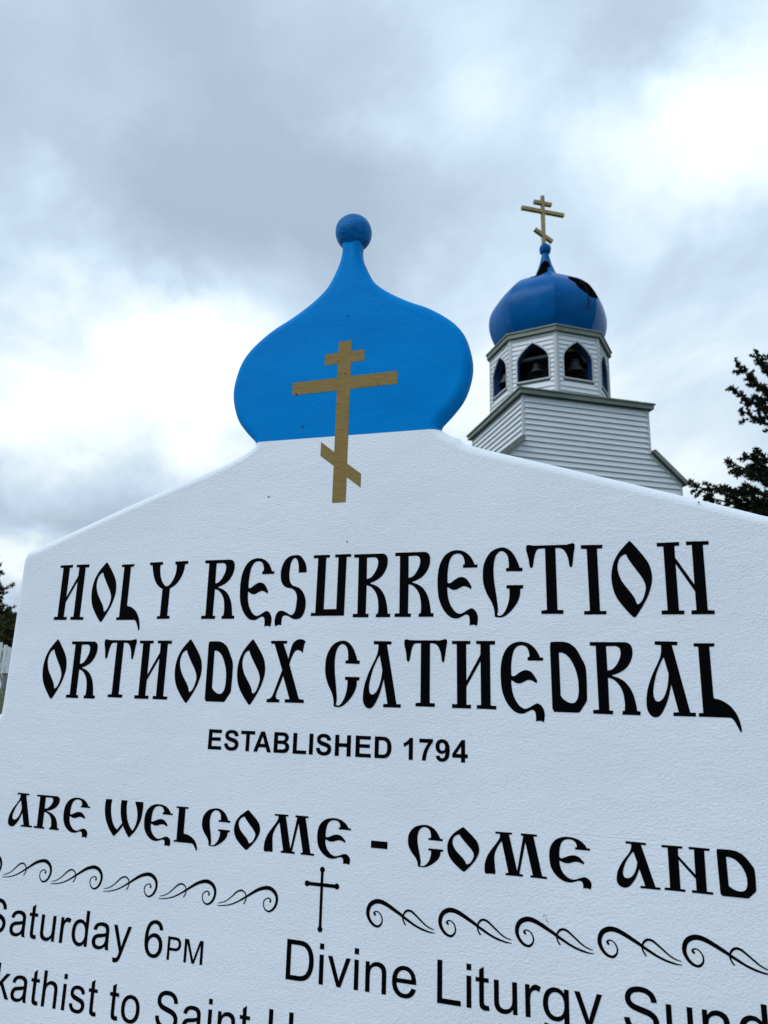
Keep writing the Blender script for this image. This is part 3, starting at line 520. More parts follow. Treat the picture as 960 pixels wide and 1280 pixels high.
R2 = [[-457, 59, 14], [-484, 94, 15], [-503, 140, 15], [-498, 195, 17], [-466, 243, 22], [-421, 266, 22], [-361, 255, 22], [-293, 207, 19], [-214, 145, 17], [-146, 94, 14], [-77, 61, 11], [-8, 44, 5]]
ordw = ['first', 'second', 'third', 'fourth', 'fifth', 'sixth']
for k, (u, v) in enumerate([(-1.2480, -.3408), (-1.1337, -.3409), (-1.0228, -.3420), (-.9091, -.3433), (-.7944, -.3438), (-.6805, -.3430)]):
    scroll('scroll_ornament', [L1, L2], (u, v), 'black curl ornament, %s from the left end of the row left of the small cross' % ordw[k])
for k, (u, v) in enumerate([(-.3077, -.3431), (-.1921, -.3436), (-.0769, -.3437), (.0391, -.3439), (.1504, -.3419)]):
    scroll('scroll_ornament', [R1, R2], (u, v), 'black curl ornament, %s to the right of the small cross' % ordw[k])
SMUDGE = mat('grey_rub_mark', (.36, .40, .46), .7, spec=.1)
bm = bmesh.new()
for (a, b, w_, l_, tl_) in ((-.1450, -.3020, .0009, .005, .1), (-.1412, -.3045, .0008, .007, -.25), (-.1405, -.3085, .0024, .004, -.5), (-.1430, -.3012, .0008, .003, 1.4), (-.1440, -.3150, .0014, .003, .3)):
    dx_, dz_ = math.sin(tl_) * l_, math.cos(tl_) * l_
    prism(bm, [Vector((a + c0 + q * w_ + t * dx_, -.0001, b + EYE + t * dz_)) for q, t in ((-.5, -.5), (.5, -.6), (.35, .5), (-.3, .6))], Vector((0, -.0003, 0)))
bm_obj('rub_mark', bm, SMUDGE, sign)['label'] = 'small grey rub mark on the board by the third curl right of the small cross'
# small budded cross between the scroll rows
bm = bmesh.new()
uc_, vt, vb = -.4942 + c0, -.2717, -.3583
def disc(u, v, ru, rv, y): prism(bm, [Vector((u + ru * math.cos(a * math.pi / 10), .0003, v + EYE + rv * math.sin(a * math.pi / 10))) for a in range(20)], Vector((0, y - .0003, 0)))
prism(bm, [Vector((a, .0003, b + EYE)) for a, b in ((uc_ - .0023, vb), (uc_ + .0023, vb), (uc_ + .0023, vt), (uc_ - .0023, vt))], Vector((0, -.0008, 0)))
prism(bm, [Vector((a, .0003, b + EYE)) for a, b in ((uc_ - .0256, -.2968), (uc_ + .0258, -.2968), (uc_ + .0258, -.2915), (uc_ - .0256, -.2915))], Vector((0, -.0009, 0)))
disc(uc_, vt, .0042, .0043, -.0006); disc(uc_, vb, .0042, .0043, -.0006); disc(uc_ - .0256, -.2942, .0042, .0043, -.0007); disc(uc_ + .0258, -.2940, .0042, .0043, -.0007)
bm_obj('small_cross', bm, BLACK, sign)['label'] = 'small black budded cross between the two rows of curls'

# ================================================================ GROUND
GRASS = mat('mown_grass', (.06, .09, .03), .95, spec=.2)
cg_ = ramp(GRASS, nse(GRASS, coords(GRASS), 2.2, 6, .65), [(.3, (.035, .05, .022)), (.6, (.07, .09, .04)), (.8, (.10, .11, .06))])
GRASS.node_tree.links.new(cg_, bsdf(GRASS).inputs['Base Color']); bump(GRASS, nse(GRASS, coords(GRASS), 40, 4), .03)
bank_c = at(4, 860, 26)
def ground_z(x, y):
    d = math.hypot(x - bank_c.x + 3, y - bank_c.y - 4); t = max(0, min(1, (15 - d) / 9)); t = t * t * (3 - 2 * t)
    return 1.35 * t
rad = [0, 3, 6, 9, 12, 15, 18, 20, 22, 24, 26, 28, 30, 33, 36, 42, 50, 65, 90, 150, 300, 800, 1800]
verts = [Vector((0, 0, ground_z(0, 0)))]; faces = []; ns = 96
for r_ in rad[1:]:
    for k in range(ns):
        a = 2 * math.pi * k / ns; x, y = r_ * math.sin(a), r_ * math.cos(a); verts.append(Vector((x, y, ground_z(x, y))))
for k in range(ns): faces.append((0, 1 + (k + 1) % ns, 1 + k))
for j in range(len(rad) - 2):
    for k in range(ns):
        a = 1 + j * ns + k; b = 1 + j * ns + (k + 1) % ns; faces.append((a, b, b + ns, a + ns))
tag(mesh_obj('ground', verts, faces, GRASS, smooth=True), kind='structure')

# unseen concrete slab, added to bounce daylight up onto the sign face
CONC = mat('pale_concrete', (.34, .34, .33), .85)
cc = ramp(CONC, nse(CONC, coords(CONC), 3, 6, .6), [(.3, (.25, .25, .245)), (.7, (.35, .35, .34))]); CONC.node_tree.links.new(cc, bsdf(CONC).inputs['Base Color']); bump(CONC, nse(CONC, coords(CONC), 120, 3), .002)
pv = [Vector((math.cos(YAW) * a + math.sin(YAW) * b, -math.sin(YAW) * a + math.cos(YAW) * b, .004)) for a, b in ((-9, -3.2), (9, -3.2), (9, .95), (-9, .95))]
tag(mesh_obj('bounce_slab', pv, [(0, 1, 2, 3)], CONC), kind='structure')

# ================================================================ THE CHURCH
TH_ = -.238124
dv = Vector((math.sin(TH_), math.cos(TH_), 0)); rv = Vector((math.cos(TH_), -math.sin(TH_), 0))
corner0 = Vector((4.3772, 22.2251, 0))
church = empty('church', corner0, -TH_)
tag(church, 'white clapboard church tower with a belfry under a blue onion dome and gold cross', 'church')
# local frame: x to the right along the front wall, y back into the building, z up
SIDING = mat('white_siding', (.50, .53, .57), .55)
cs = ramp(SIDING, nse(SIDING, coords(SIDING, scale=(.7, .7, 3)), 1.3, 5, .6), [(.3, (.60, .65, .70)), (.7, (.69, .74, .79))])
SIDING.node_tree.links.new(cs, bsdf(SIDING).inputs['Base Color'])
TRIM = mat('grey_white_trim', (.46, .50, .54), .55)
FASCIA = mat('grey_green_fascia', (.13, .155, .14), .5)
cf = ramp(FASCIA, nse(FASCIA, coords(FASCIA, scale=(1, 1, 6)), 2, 4), [(.3, (.12, .15, .13)), (.7, (.19, .215, .19))])
FASCIA.node_tree.links.new(cf, bsdf(FASCIA).inputs['Base Color'])
SOFFIT = mat('dark_soffit', (.06, .075, .07), .7)
ROOF = mat('dark_roof_metal', (.05, .065, .065), .5)
BACKING = mat('wall_sheathing', (.16, .18, .19), .8)
REVEAL = mat('blue_opening_paint', (.004, .04, .15), .6)
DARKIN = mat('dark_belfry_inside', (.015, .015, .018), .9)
BEAMM = mat('grey_beam_paint', (.40, .40, .44), .7)
Wd = 4.5; PIT = .1874; ZT = 9.66 + EYE - .0
Z0 = EYE                               # heights below were measured from eye level
clap_n = [0]
def clap(p0, p1, z0, z1, out, p0t=None, p1t=None, stuff=None, lip=.056):
    # one course of lap siding: wedge, thin at the top edge, lip proud at the bottom
    p0t = p0t or p0; p1t = p1t or p1; bm = stuff if stuff is not None else bmesh.new()
    P = [p0 + out * .002, p1 + out * .002, p1t + out * .002, p0t + out * .002]
    F = [p0 + out * lip, p1 + out * lip, p1t + out * .006, p0t + out * .006]
    zz = [z0, z0, z1, z1]; zf = [z0 - .012, z0 - .012, z1 - .012, z1 - .012]
    b = [bm.verts.new((q.x, q.y, z)) for q, z in zip(P, zz)]; f = [bm.verts.new((q.x, q.y, z)) for q, z in zip(F, zf)]
    bm.faces.new(f); bm.faces.new(b[::-1])
    for i in range(4): bm.faces.new((b[i], b[(i + 1) % 4], f[(i + 1) % 4], f[i]))
    if stuff is None:
        bmesh.ops.recalc_face_normals(bm, faces=bm.faces); bm_obj('clapboard', bm, SIDING, church)
X = Vector((1, 0, 0)); Y = Vector((0, 1, 0)); V0 = Vector((0, 0, 0))
# tower core
bm = bmesh.new(); box(bm, .004, Wd - .004, .004, Wd - .004, 0, Z0 + 9.56); bm_obj('tower_wall', bm, BACKING, church)
# lower front wall, flush with the tower front, wider than it on both sides with a low gable slope
EX = 1.07; ZS = Z0 + 8.05; ZL = Z0 + 7.12
bm = bmesh.new()
prism(bm, [Vector((-EX, .004, 0)), Vector((Wd + EX, .004, 0)), Vector((Wd + EX, .004, ZL)), Vector((Wd, .004, ZS)), Vector((0, .004, ZS)), Vector((-EX, .004, ZL))], Vector((0, 9.0, 0)))
bm_obj('front_wall', bm, BACKING, church)
top_line = Z0 + 9.3263                 # a shadow line that was measured; courses step down from it
stf = bmesh.new()
k = -1
while True:
    zb = top_line - k * PIT
    if zb < .1: break
    zt_ = min(zb + PIT, Z0 + 9.54)
    low_ = zb < Z0 + 5.9
    st = stf if low_ else None
    def ext(z):
        if z >= ZS: return 0
        return EX if z <= ZL else EX * (ZS - z) / (ZS - ZL)
    eb, et = ext(zb), ext(zt_)
    clap(Vector((-eb + .01, 0, 0)), Vector((Wd + eb - .01, 0, 0)), zb, zt_, -Y, Vector((-et + .01, 0, 0)), Vector((Wd + et - .01, 0, 0)), stuff=st)
    if zb > ZS - 1.2: clap(Vector((0, Wd, 0)), Vector((0, .03, 0)), zb, zt_, -X, stuff=st)
    if zb > ZS - .2: clap(Vector((Wd, .03, 0)), Vector((Wd, Wd, 0)), zb, zt_, X, stuff=st); clap(Vector((Wd, Wd, 0)), Vector((0, Wd, 0)), zb, zt_, Y, stuff=st)
    if zb < ZL:
        clap(Vector((-EX, 9, 0)), Vector((-EX, .03, 0)), zb, min(zt_, ZL), -X, stuff=stf)
        clap(Vector((Wd + EX, .03, 0)), Vector((Wd + EX, 9, 0)), zb, min(zt_, ZL), X, stuff=stf)
    k += 1
tag(bm_obj('lower_clapboards', stf, SIDING, church), kind='stuff')
# corner boards
def post(x, y, z0, z1, s=.075, name='corner_board', m=None, h=.040):
    bm = bmesh.new(); sx = 1 if x > 1 else -1; sy = 1 if y > 1 else -1
    box(bm, min(x - sx * s, x + sx * h), max(x - sx * s, x + sx * h), y - sy * 0 - h if sy < 0 else y - s, y + s if sy < 0 else y + h, z0, z1)
    bm_obj(name, bm, m or TRIM, church)
post(0, 0, ZS + .06, Z0 + 9.54); post(Wd, 0, ZS + .02, Z0 + 9.54); post(0, Wd, ZS, Z0 + 9.54); post(Wd, Wd, ZS, Z0 + 9.54)
for x_ in (-EX, Wd + EX):
    bm = bmesh.new(); box(bm, x_ - .04 if x_ < 0 else x_ - .07, x_ + .07 if x_ < 0 else x_ + .04, -.042, .09, .05, ZL - .02); bm_obj('corner_board', bm, TRIM, church)
# square roof over the tower: soffit, fascia with a gutter lip, low hipped deck
OV = .165
def ring(bm, o, z0, z1, th, W0=0, W1=Wd):
    a, b = W0 - o, W1 + o
    for (x0, x1, y0, y1) in ((a, b, a, a + th), (a, b, b - th, b), (a, a + th, a + th + .001, b - th - .001), (b - th, b, a + th + .001, b - th - .001)): box(bm, x0, x1, y0, y1, z0, z1)
bm = bmesh.new(); ring(bm, OV, Z0 + 9.555, Z0 + 9.705, .05); bm_obj('eave_fascia', bm, FASCIA, church)
bm = bmesh.new(); ring(bm, OV + .045, Z0 + 9.70, Z0 + 9.745, .10); bm_obj('gutter_lip', bm, FASCIA, church)
bm = bmesh.new(); box(bm, -OV + .05, Wd + OV - .05, -OV + .05, Wd + OV - .05, Z0 + 9.545, Z0 + 9.58); bm_obj('soffit', bm, SOFFIT, church)
bm = bmesh.new(); a, b = -OV - .02, Wd + OV + .02; ce = (2.1, 2.3)
prof = [Vector((a, a, Z0 + 9.74)), Vector((b, a, Z0 + 9.74)), Vector((b, b, Z0 + 9.74)), Vector((a, b, Z0 + 9.74))]
vv = [bm.verts.new(q) for q in prof]; tp = bm.verts.new((ce[0], ce[1], Z0 + 10.0)); bm.faces.new(vv[::-1])
for i in range(4): bm.faces.new((vv[i], vv[(i + 1) % 4], tp))
bm_obj('tower_roof', bm, ROOF, church)
# gable slopes either side of the tower base: roof slabs with rake boards
for sgn in (-1, 1):
    xa = 0 if sgn < 0 else Wd; slope = Vector((sgn * EX, 0, ZL - ZS)); nrm_ = Vector((sgn * (ZS - ZL), 0, EX)).normalized()
    s0 = Vector((xa, -.18, ZS)) ; s1 = s0 + slope * 1.10
    bm = bmesh.new(); prism(bm, [s0, s1, s1 + nrm_ * .10, s0 + nrm_ * .10], Vector((0, 9.2, 0))); bm_obj('lower_roof', bm, ROOF, church)
    bm = bmesh.new(); q0 = Vector((xa, -.205, ZS - .02)); q1 = q0 + slope * 1.11
    prism(bm, [q0, q1, q1 + nrm_ * .135, q0 + nrm_ * .135], Vector((0, .022, 0))); bm_obj('rake_board', bm, FASCIA, church)
    bm = bmesh.new(); q0 = Vector((xa - sgn * .02, -.052, ZS - .14)); q1 = q0 + slope * 1.0
    prism(bm, [q0, q1, q1 + nrm_ * .11, q0 + nrm_ * .11], Vector((0, .016, 0))); bm_obj('frieze_board', bm, TRIM, church)
    bm = bmesh.new(); e = s1; box(bm, min(e.x, e.x + sgn * .09), max(e.x, e.x + sgn * .09), -.22, 9, e.z - .0, e.z + .10); bm_obj('gutter', bm, FASCIA, church)
# nave behind the tower
bm = bmesh.new()
prism(bm, [Vector((-EX + .3, 9.01, 0)), Vector((Wd + EX - .3, 9.01, 0)), Vector((Wd + EX - .3, 9.01, 6.0)), Vector((Wd / 2, 9.01, 8.8)), Vector((-EX + .3, 9.01, 6.0))], Vector((0, 12, 0))); bm_obj('nave', bm, SIDING, church)

# belfry ---------------------------------------------------------
BC = Vector((2.11, 2.30, 0)); RO = 2.106; OFF = R(2.6); AP = RO * math.cos(R(22.5)); HW = RO * math.sin(R(22.5)); WT = .26
BZ0, BZ1 = Z0 + 9.70, Z0 + 12.20
def arch(hw, zs, zsp, za, n=7):         # pointed arch outline, left spring to right spring through the apex
    pts = [(-hw, zs), (-hw, zsp)]
    for i in range(1, n + 1):
        t = i / n; x = -hw * (1 - t ** 1.8); z = zsp + (za - zsp) * t
        pts.append((x, z))
    return pts + [(-x, z) for x, z in reversed(pts[:-1])]
AHW, AZS, AZP, AZA = .548, Z0 + 10.535, Z0 + 11.25, Z0 + 11.895
AR = arch(AHW, AZS, AZP, AZA)
def arch_x(z):
    if z < AZS or z > AZA: return None
    if z <= AZP: return AHW
    for (x0, z0), (x1, z1) in zip(AR[1:], AR[2:]):
        if z0 <= z <= z1 and x1 <= 0: return -(x0 + (x1 - x0) * (z - z0) / (z1 - z0 + 1e-9))
    return 0
vis = {}
stf2 = bmesh.new()
for fi in range(8):
    ang = R(45 * fi) + OFF; nn = Vector((math.sin(ang), -math.cos(ang), 0)); tt = Vector((math.cos(ang), math.sin(ang), 0))
    o_ = BC + nn * AP
    P3 = lambda s, z, dep=0: o_ + tt * s + nn * dep + Vector((0, 0, z))
    near = fi in (0, 7, 6, 1)
    # wall panel with the arched opening, as a strip of quads round the arch, with thickness and blue reveal
    bm = bmesh.new(); n = len(AR)
    outer = []
    for i, (x, z) in enumerate(AR):
        if i == 0: q = (-HW, BZ0)
        elif i == n - 1: q = (HW, BZ0)
        elif z <= AZP + 1e-6: q = (-HW if x < 0 else HW, z)
        else:
            f_ = (z - AZP) / (AZA - AZP); q = ((-HW if x < 0 else HW) * (1 - f_ ** 3), AZP + (BZ1 - AZP) * min(1, f_ * 1.6)) if abs(x) > 1e-6 else (0, BZ1)
            if q[1] < BZ1 - 1e-6: q = (-HW if x < 0 else HW, q[1])
        outer.append(q)
    inn = [bm.verts.new(P3(x, z, 0)) for x, z in AR]; out = [bm.verts.new(P3(x, z, 0)) for x, z in outer]
    for i in range(n - 1): bm.faces.new((out[i], out[i + 1], inn[i + 1], inn[i]))
    bm.faces.new((out[0], inn[0], inn[-1], out[-1]))
    # fill the top corners that the strip leaves
    bm_obj('belfry_wall', bm, BACKING, church)
    bm = bmesh.new(); inn2 = [bm.verts.new(P3(x, z, 0)) for x, z in AR]; bk = [bm.verts.new(P3(x, z, -WT)) for x, z in AR]
    for i in range(n): bm.faces.new((inn2[i], inn2[(i + 1) % n], bk[(i + 1) % n], bk[i]))
    bm_obj('arch_reveal', bm, REVEAL, church)
    # narrow casing round the arch
    bm = bmesh.new(); cw_ = .05
    big = [(x * (1 + cw_ / AHW), z + (0 if i in (0, n - 1) else (cw_ * (0 if z <= AZP else 1.0)))) for i, (x, z) in enumerate(AR)]
    big[0] = (big[0][0], AZS - .05); big[-1] = (big[-1][0], AZS - .05)
    A_ = [bm.verts.new(P3(x, z, .045)) for x, z in AR]; B_ = [bm.verts.new(P3(x, z, .045)) for x, z in big]
    A2 = [bm.verts.new(P3(x, z, .0)) for x, z in AR]; B2 = [bm.verts.new(P3(x, z, .0)) for x, z in big]
    for i in range(n):
        j = (i + 1) % n; bm.faces.new((A_[i], A_[j], B_[j], B_[i])); bm.faces.new((B_[i], B_[j], B2[j], B2[i])); bm.faces.new((A2[i], A2[j], A_[j], A_[i]))
    bm_obj('arch_casing', bm, TRIM, church)
    # courses
    k = 0
    while True:
        zb = BZ0 + .02 + k * .1685; zt_ = zb + .1685
        if zb > BZ1 - .05: break
        zt_ = min(zt_, BZ1); k += 1
        xb, xt = arch_x(zb), arch_x(zt_)
        st = None if near else stf2
        m_ = .045
        if xb is None and xt is None: clap(P3(-HW + m_, 0), P3(HW - m_, 0), zb, zt_, nn, stuff=st, lip=.036); continue
        if xb is None: xb = xt if zb < AZS else 0
        if xt is None: xt = 0
        for s_ in (-1, 1):
            a_, b_ = P3(s_ * (HW - m_), 0), P3(s_ * (xb + cw_ * .8), 0); c_ = P3(s_ * (xt + cw_ * .8), 0)
            if s_ < 0: clap(a_, b_, zb, zt_, nn, a_, c_, stuff=st, lip=.036)
            else: clap(b_, a_, zb, zt_, nn, c_, a_, stuff=st, lip=.036)
    # corner board at the right-hand edge of this face
    bm = bmesh.new(); a2 = ang + R(22.5); cd = Vector((math.sin(a2), -math.cos(a2), 0)); ctr = BC + cd * RO
    t1 = -tt; ang2 = ang + R(45); t2 = Vector((math.cos(ang2), math.sin(ang2), 0))
    poly = [ctr + cd * .045, ctr + t1 * .075 + nn * .042, ctr + t1 * .075, ctr - cd * .05, ctr + t2 * .075, ctr + t2 * .075 + Vector((math.sin(ang2), -math.cos(ang2), 0)) * .042]
    prism(bm, [q + Vector((0, 0, BZ0)) for q in poly], Vector((0, 0, BZ1 - BZ0))); bm_obj('corner_board', bm, TRIM, church)
tag(bm_obj('rear_belfry_clapboards', stf2, SIDING, church), kind='stuff')
def octo(bm, r_, z0, z1, rin=None):
    a = [BC + Vector((math.sin(R(22.5 + 45 * i) + OFF), -math.cos(R(22.5 + 45 * i) + OFF), 0)) * r_ for i in range(8)]
    if rin is None:
        prism(bm, [q + Vector((0, 0, z0)) for q in a], Vector((0, 0, z1 - z0))); return
    b = [BC + (q - BC) * rin / r_ for q in a]
    v = [[bm.verts.new(q + Vector((0, 0, z))) for q in l] for l, z in ((a, z0), (a, z1), (b, z1), (b, z0))]
    for j in range(4):
        for i in range(8): bm.faces.new((v[j][i], v[j][(i + 1) % 8], v[(j + 1) % 4][(i + 1) % 8], v[(j + 1) % 4][i]))
bm = bmesh.new(); octo(bm, RO + .135, Z0 + 12.17, Z0 + 12.33, RO + .08); bm_obj('cornice_fascia', bm, FASCIA, church)
bm = bmesh.new(); octo(bm, RO + .080 - .003, Z0 + 12.185, Z0 + 12.24); bm_obj('cornice_soffit', bm, SOFFIT, church)
bm = bmesh.new(); octo(bm, RO + .175, Z0 + 12.325, Z0 + 12.375); bm_obj('cornice_cap', bm, FASCIA, church)
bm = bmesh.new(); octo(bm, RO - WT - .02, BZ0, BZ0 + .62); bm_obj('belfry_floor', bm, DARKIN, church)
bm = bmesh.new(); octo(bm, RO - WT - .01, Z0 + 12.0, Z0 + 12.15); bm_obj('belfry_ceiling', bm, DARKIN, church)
bm = bmesh.new(); box(bm, BC.x - .8, BC.x + .8, BC.y - .8, BC.y + .8, BZ0 + .6, Z0 + 12.0); bm_obj('sky_block_core', bm, DARKIN, church)  # invented dark core, widened to keep sky from showing through the arches

# bell beams and bells
BELL = mat('aged_bell_bronze', (.10, .12, .115), .45, .5)
cbm = ramp(BELL, nse(BELL, coords(BELL), 4, 4), [(.3, (.05, .075, .07)), (.7, (.13, .165, .15))]); BELL.node_tree.links.new(cbm, bsdf(BELL).inputs['Base Color'])
IRON = mat('black_iron', (.012, .014, .02), .8, spec=.05)
mw = Matrix.Translation(corner0) @ Matrix.Rotation(-TH_, 4, 'Z')
for fi in (2, 3, 4, 5):  # boards added behind the rear arches to block the sky beyond
    ang = R(45 * fi) + OFF; nn = Vector((math.sin(ang), -math.cos(ang), 0)); tt = Vector((math.cos(ang), math.sin(ang), 0)); o_ = BC + nn * (AP - WT - .05)
    bm = bmesh.new(); prism(bm, [o_ + tt * x + Vector((0, 0, z)) for x, z in ((-.6, AZS - .1), (.6, AZS - .1), (.6, AZA + .08), (-.6, AZA + .08))], nn * .04); bm_obj('sky_block_board', bm, REVEAL, church)
bell_lab = {0: 'large bronze bell in the front belfry arch, right of centre', 7: 'bronze bell under a pale beam in the left-of-centre belfry arch', 6: 'bronze bell half seen through the leftmost narrow belfry arch', 1: 'bronze bell behind the narrow rightmost belfry arch'}
for fi, off, size, zm, zt_, dep in ((0, .26, .35, 11.06, 11.86, .59), (7, -.065, .24, 11.05, 11.57, .59), (6, -.42, .28, 11.10, 11.70, .42), (1, 0, .30, 11.04, 11.70, .59)):
    ang = R(45 * fi) + OFF; nn = Vector((math.sin(ang), -math.cos(ang), 0)); tt = Vector((math.cos(ang), math.sin(ang), 0))
    o_ = BC + nn * (AP - dep)
    mtx = Matrix.Translation(o_) @ Matrix.Rotation(ang, 4, 'Z')
    bm = bmesh.new(); box(bm, -.60, .60, -.05, .05, Z0 + zt_, Z0 + zt_ + .085, mtx); bm_obj('bell_beam', bm, BEAMM, church)
    loc = mw @ (o_ + tt * off + Vector((0, 0, Z0 + zm + size * 1.75)))
    b = empty('church_bell', loc); tag(b, bell_lab[fi], 'bell', 'bells in the belfry')
    h = (zt_ - zm) if False else size * 1.75; drop = max(0, zt_ - zm - h)
    bm = bmesh.new(); lathe(bm, [(size * .92, -h), (size * .99, -h), (size * 1.0, -h + .02), (size * .86, -h * .90), (size * .68, -h * .78), (size * .55, -h * .6), (size * .48, -h * .42), (size * .44, -h * .28), (size * .36, -h * .19), (size * .16, -h * .15), (size * .001, -h * .145)])
    lathe_inner = [(size * .92, -h), (size * .78, -h * .9), (size * .5, -h * .6), (size * .38, -h * .3), (size * .001, -h * .22)]
    bm_obj('bell_body', bm, BELL, b, True)
    bm = bmesh.new(); tube(bm, [Vector((0, 0, -h * .2)), Vector((0, 0, drop - .002))], [.045, .03], 8); box(bm, -.09, .09, -.03, .03, drop - .06, drop - .003); bm_obj('crown', bm, IRON, b)
    bm = bmesh.new(); lathe(bm, [(.001, -h * 1.08), (.05, -h * 1.05), (.06, -h), (.02, -h * .93), (.015, -h * .5), (.001, -h * .3)], n=10); bm_obj('clapper', bm, IRON, b, True)

# onion dome -----------------------------------------------------
TBLUE = mat('glossy_dome_blue', (.006, .085, .30), .28, spec=.06)
tn = TBLUE.node_tree
base = ramp(TBLUE, nse(TBLUE, coords(TBLUE, scale=(1, 1, 2)), 1.6, 4), [(.3, (.0, .080, .265)), (.7, (.0, .112, .37))])
mixc = base; SPOTS_ = M(tn, 'ADD', 0.0, 0.0)
# bare dark patches where the blue skin has come off: rough-edged spots at fixed places on the dome
for (px, py, pz), rr in BARE_SPOTS:
    vv_ = coords(TBLUE); nz_ = N(tn, 'ShaderNodeTexNoise'); nz_.inputs['Scale'].default_value = 5; nz_.inputs['Detail'].default_value = 4; tn.links.new(vv_, nz_.inputs['Vector'])
    ds = N(tn, 'ShaderNodeVectorMath', operation='DISTANCE'); tn.links.new(vv_, ds.inputs[0]); ds.inputs[1].default_value = (px, py, pz)
    f_ = M(tn, 'LESS_THAN', M(tn, 'MULTIPLY_ADD', nz_.outputs['Fac'], rr * .3, M(tn, 'SUBTRACT', ds.outputs['Value'], rr * .15)), rr)
    mm = N(tn, 'ShaderNodeMix', data_type='RGBA'); tn.links.new(f_, mm.inputs['Factor']); tn.links.new(mixc, mm.inputs['A']); mm.inputs['B'].default_value = (.003, .003, .003, 1); mixc = mm.outputs['Result']; SPOTS_ = M(tn, 'MAXIMUM', SPOTS_, f_)
tn.links.new(mixc, bsdf(TBLUE).inputs['Base Color'])
tn.links.new(M(tn, 'MULTIPLY', M(tn, 'SUBTRACT', 1.0, SPOTS_), .06), bsdf(TBLUE).inputs['Specular IOR Level'])
bump(TBLUE, nse(TBLUE, coords(TBLUE), 2.2, 3), .03, .5)
prof = smooth_path([(1.74, 12.34), (1.96, 12.76), (2.09, 13.12), (2.15, 13.50), (2.12, 13.88), (1.94, 14.28), (1.68, 14.60), (1.38, 14.86), (1.00, 15.05), (.66, 15.24), (.46, 15.48), (.33, 15.76), (.22, 16.08), (.125, 16.50)], 3)
bm = bmesh.new(); lathe(bm, [(r_ * .915, z + Z0 - .01) for r_, z in prof], BC.x, BC.y, 16)
dome_o = bm_obj('onion_dome', bm, ROOF, church, True)
for g in range(8):
    a0, a1 = R(22.5 + 45 * g) + OFF, R(67.5 + 45 * g) + OFF; bm = bmesh.new(); rows = []
    nseg = 6
    for r_, z in prof:
        row = []
        for k in range(nseg + 1):
            t = k / nseg; a = a0 + (a1 - a0) * t
            rr = r_ * (1 - .055 * math.sin(math.pi * t) ** .8 * min(1, r_))      # panels a little flatter than a circle, creased at the seams
            row.append(bm.verts.new((BC.x + rr * math.sin(a), BC.y - rr * math.cos(a), z + Z0)))
        rows.append(row)
    for r0, r1 in zip(rows, rows[1:]):
        for k in range(nseg): bm.faces.new((r0[k], r0[k + 1], r1[k + 1], r1[k]))
    bm_obj('dome_panel', bm, TBLUE, dome_o, True)
wp = []
for r_, z in prof:
    if 13.2 < z < 14.78:
        t_k = ((16 - 2.6 - 22.5) / 45) % 1; rr = r_ * (1 - .055 * math.sin(math.pi * t_k) ** .8 * min(1, r_)) + .012
        wp.append(Vector((BC.x + rr * math.sin(R(16)), BC.y - rr * math.cos(R(16)), z + Z0)))
bm = bmesh.new(); tube(bm, wp, [.014] * len(wp), 5); bm_obj('lightning_wire', bm, IRON, church)
bm = bmesh.new(); lathe(bm, [(.001, 16.45), (.10, 16.46), (.20, 16.55), (.235, 16.68), (.20, 16.82), (.09, 16.92), (.001, 16.93)], BC.x, BC.y, 8)
for v in bm.verts: v.co.z += Z0
bm_obj('neck_ball', bm, TBLUE, dome_o)
# gold cross
CG = mat('weathered_gold', (.30, .22, .08), .45, .35)
ccg = ramp(CG, nse(CG, coords(CG), 5, 4), [(.3, (.22, .165, .06)), (.7, (.36, .27, .11))]); CG.node_tree.links.new(ccg, bsdf(CG).inputs['Base Color'])
kx = -.19 - (BC.x - 2.25) + BC.x - 0    # measured offset of the pole from the nominal tower centre
kx = 2.25 - .19
hb = .062
bm = bmesh.new(); box(bm, kx - hb, kx + hb, BC.y - hb, BC.y + hb, Z0 + 16.90, Z0 + 19.02)
cross = bm_obj('tower_cross', bm, CG, church)
for (x0, z0, x1, z1, e) in ((-.885, 18.335, .885, 18.335, .001), (-.365, 18.70, .365, 18.70, .001), (-.36, 17.49, .36, 17.07, .002)):
    dx, dz = x1 - x0, z1 - z0; l = math.hypot(dx, dz); ux, uz = dx / l, dz / l; nx, nz_ = -uz, ux; hh = .066
    pts = [Vector((kx + (x0 + x1) / 2 + ux * s * l / 2 + nx * q * hh, BC.y - hb - .004 - e, Z0 + (z0 + z1) / 2 + uz * s * l / 2 + nz_ * q * hh)) for s, q in ((-1, -1), (1, -1), (1, 1), (-1, 1))]
    bm = bmesh.new(); prism(bm, pts, Vector((0, 2 * hb + .008 + 2 * e, 0))); bm_obj('crossbar', bm, CG, cross)

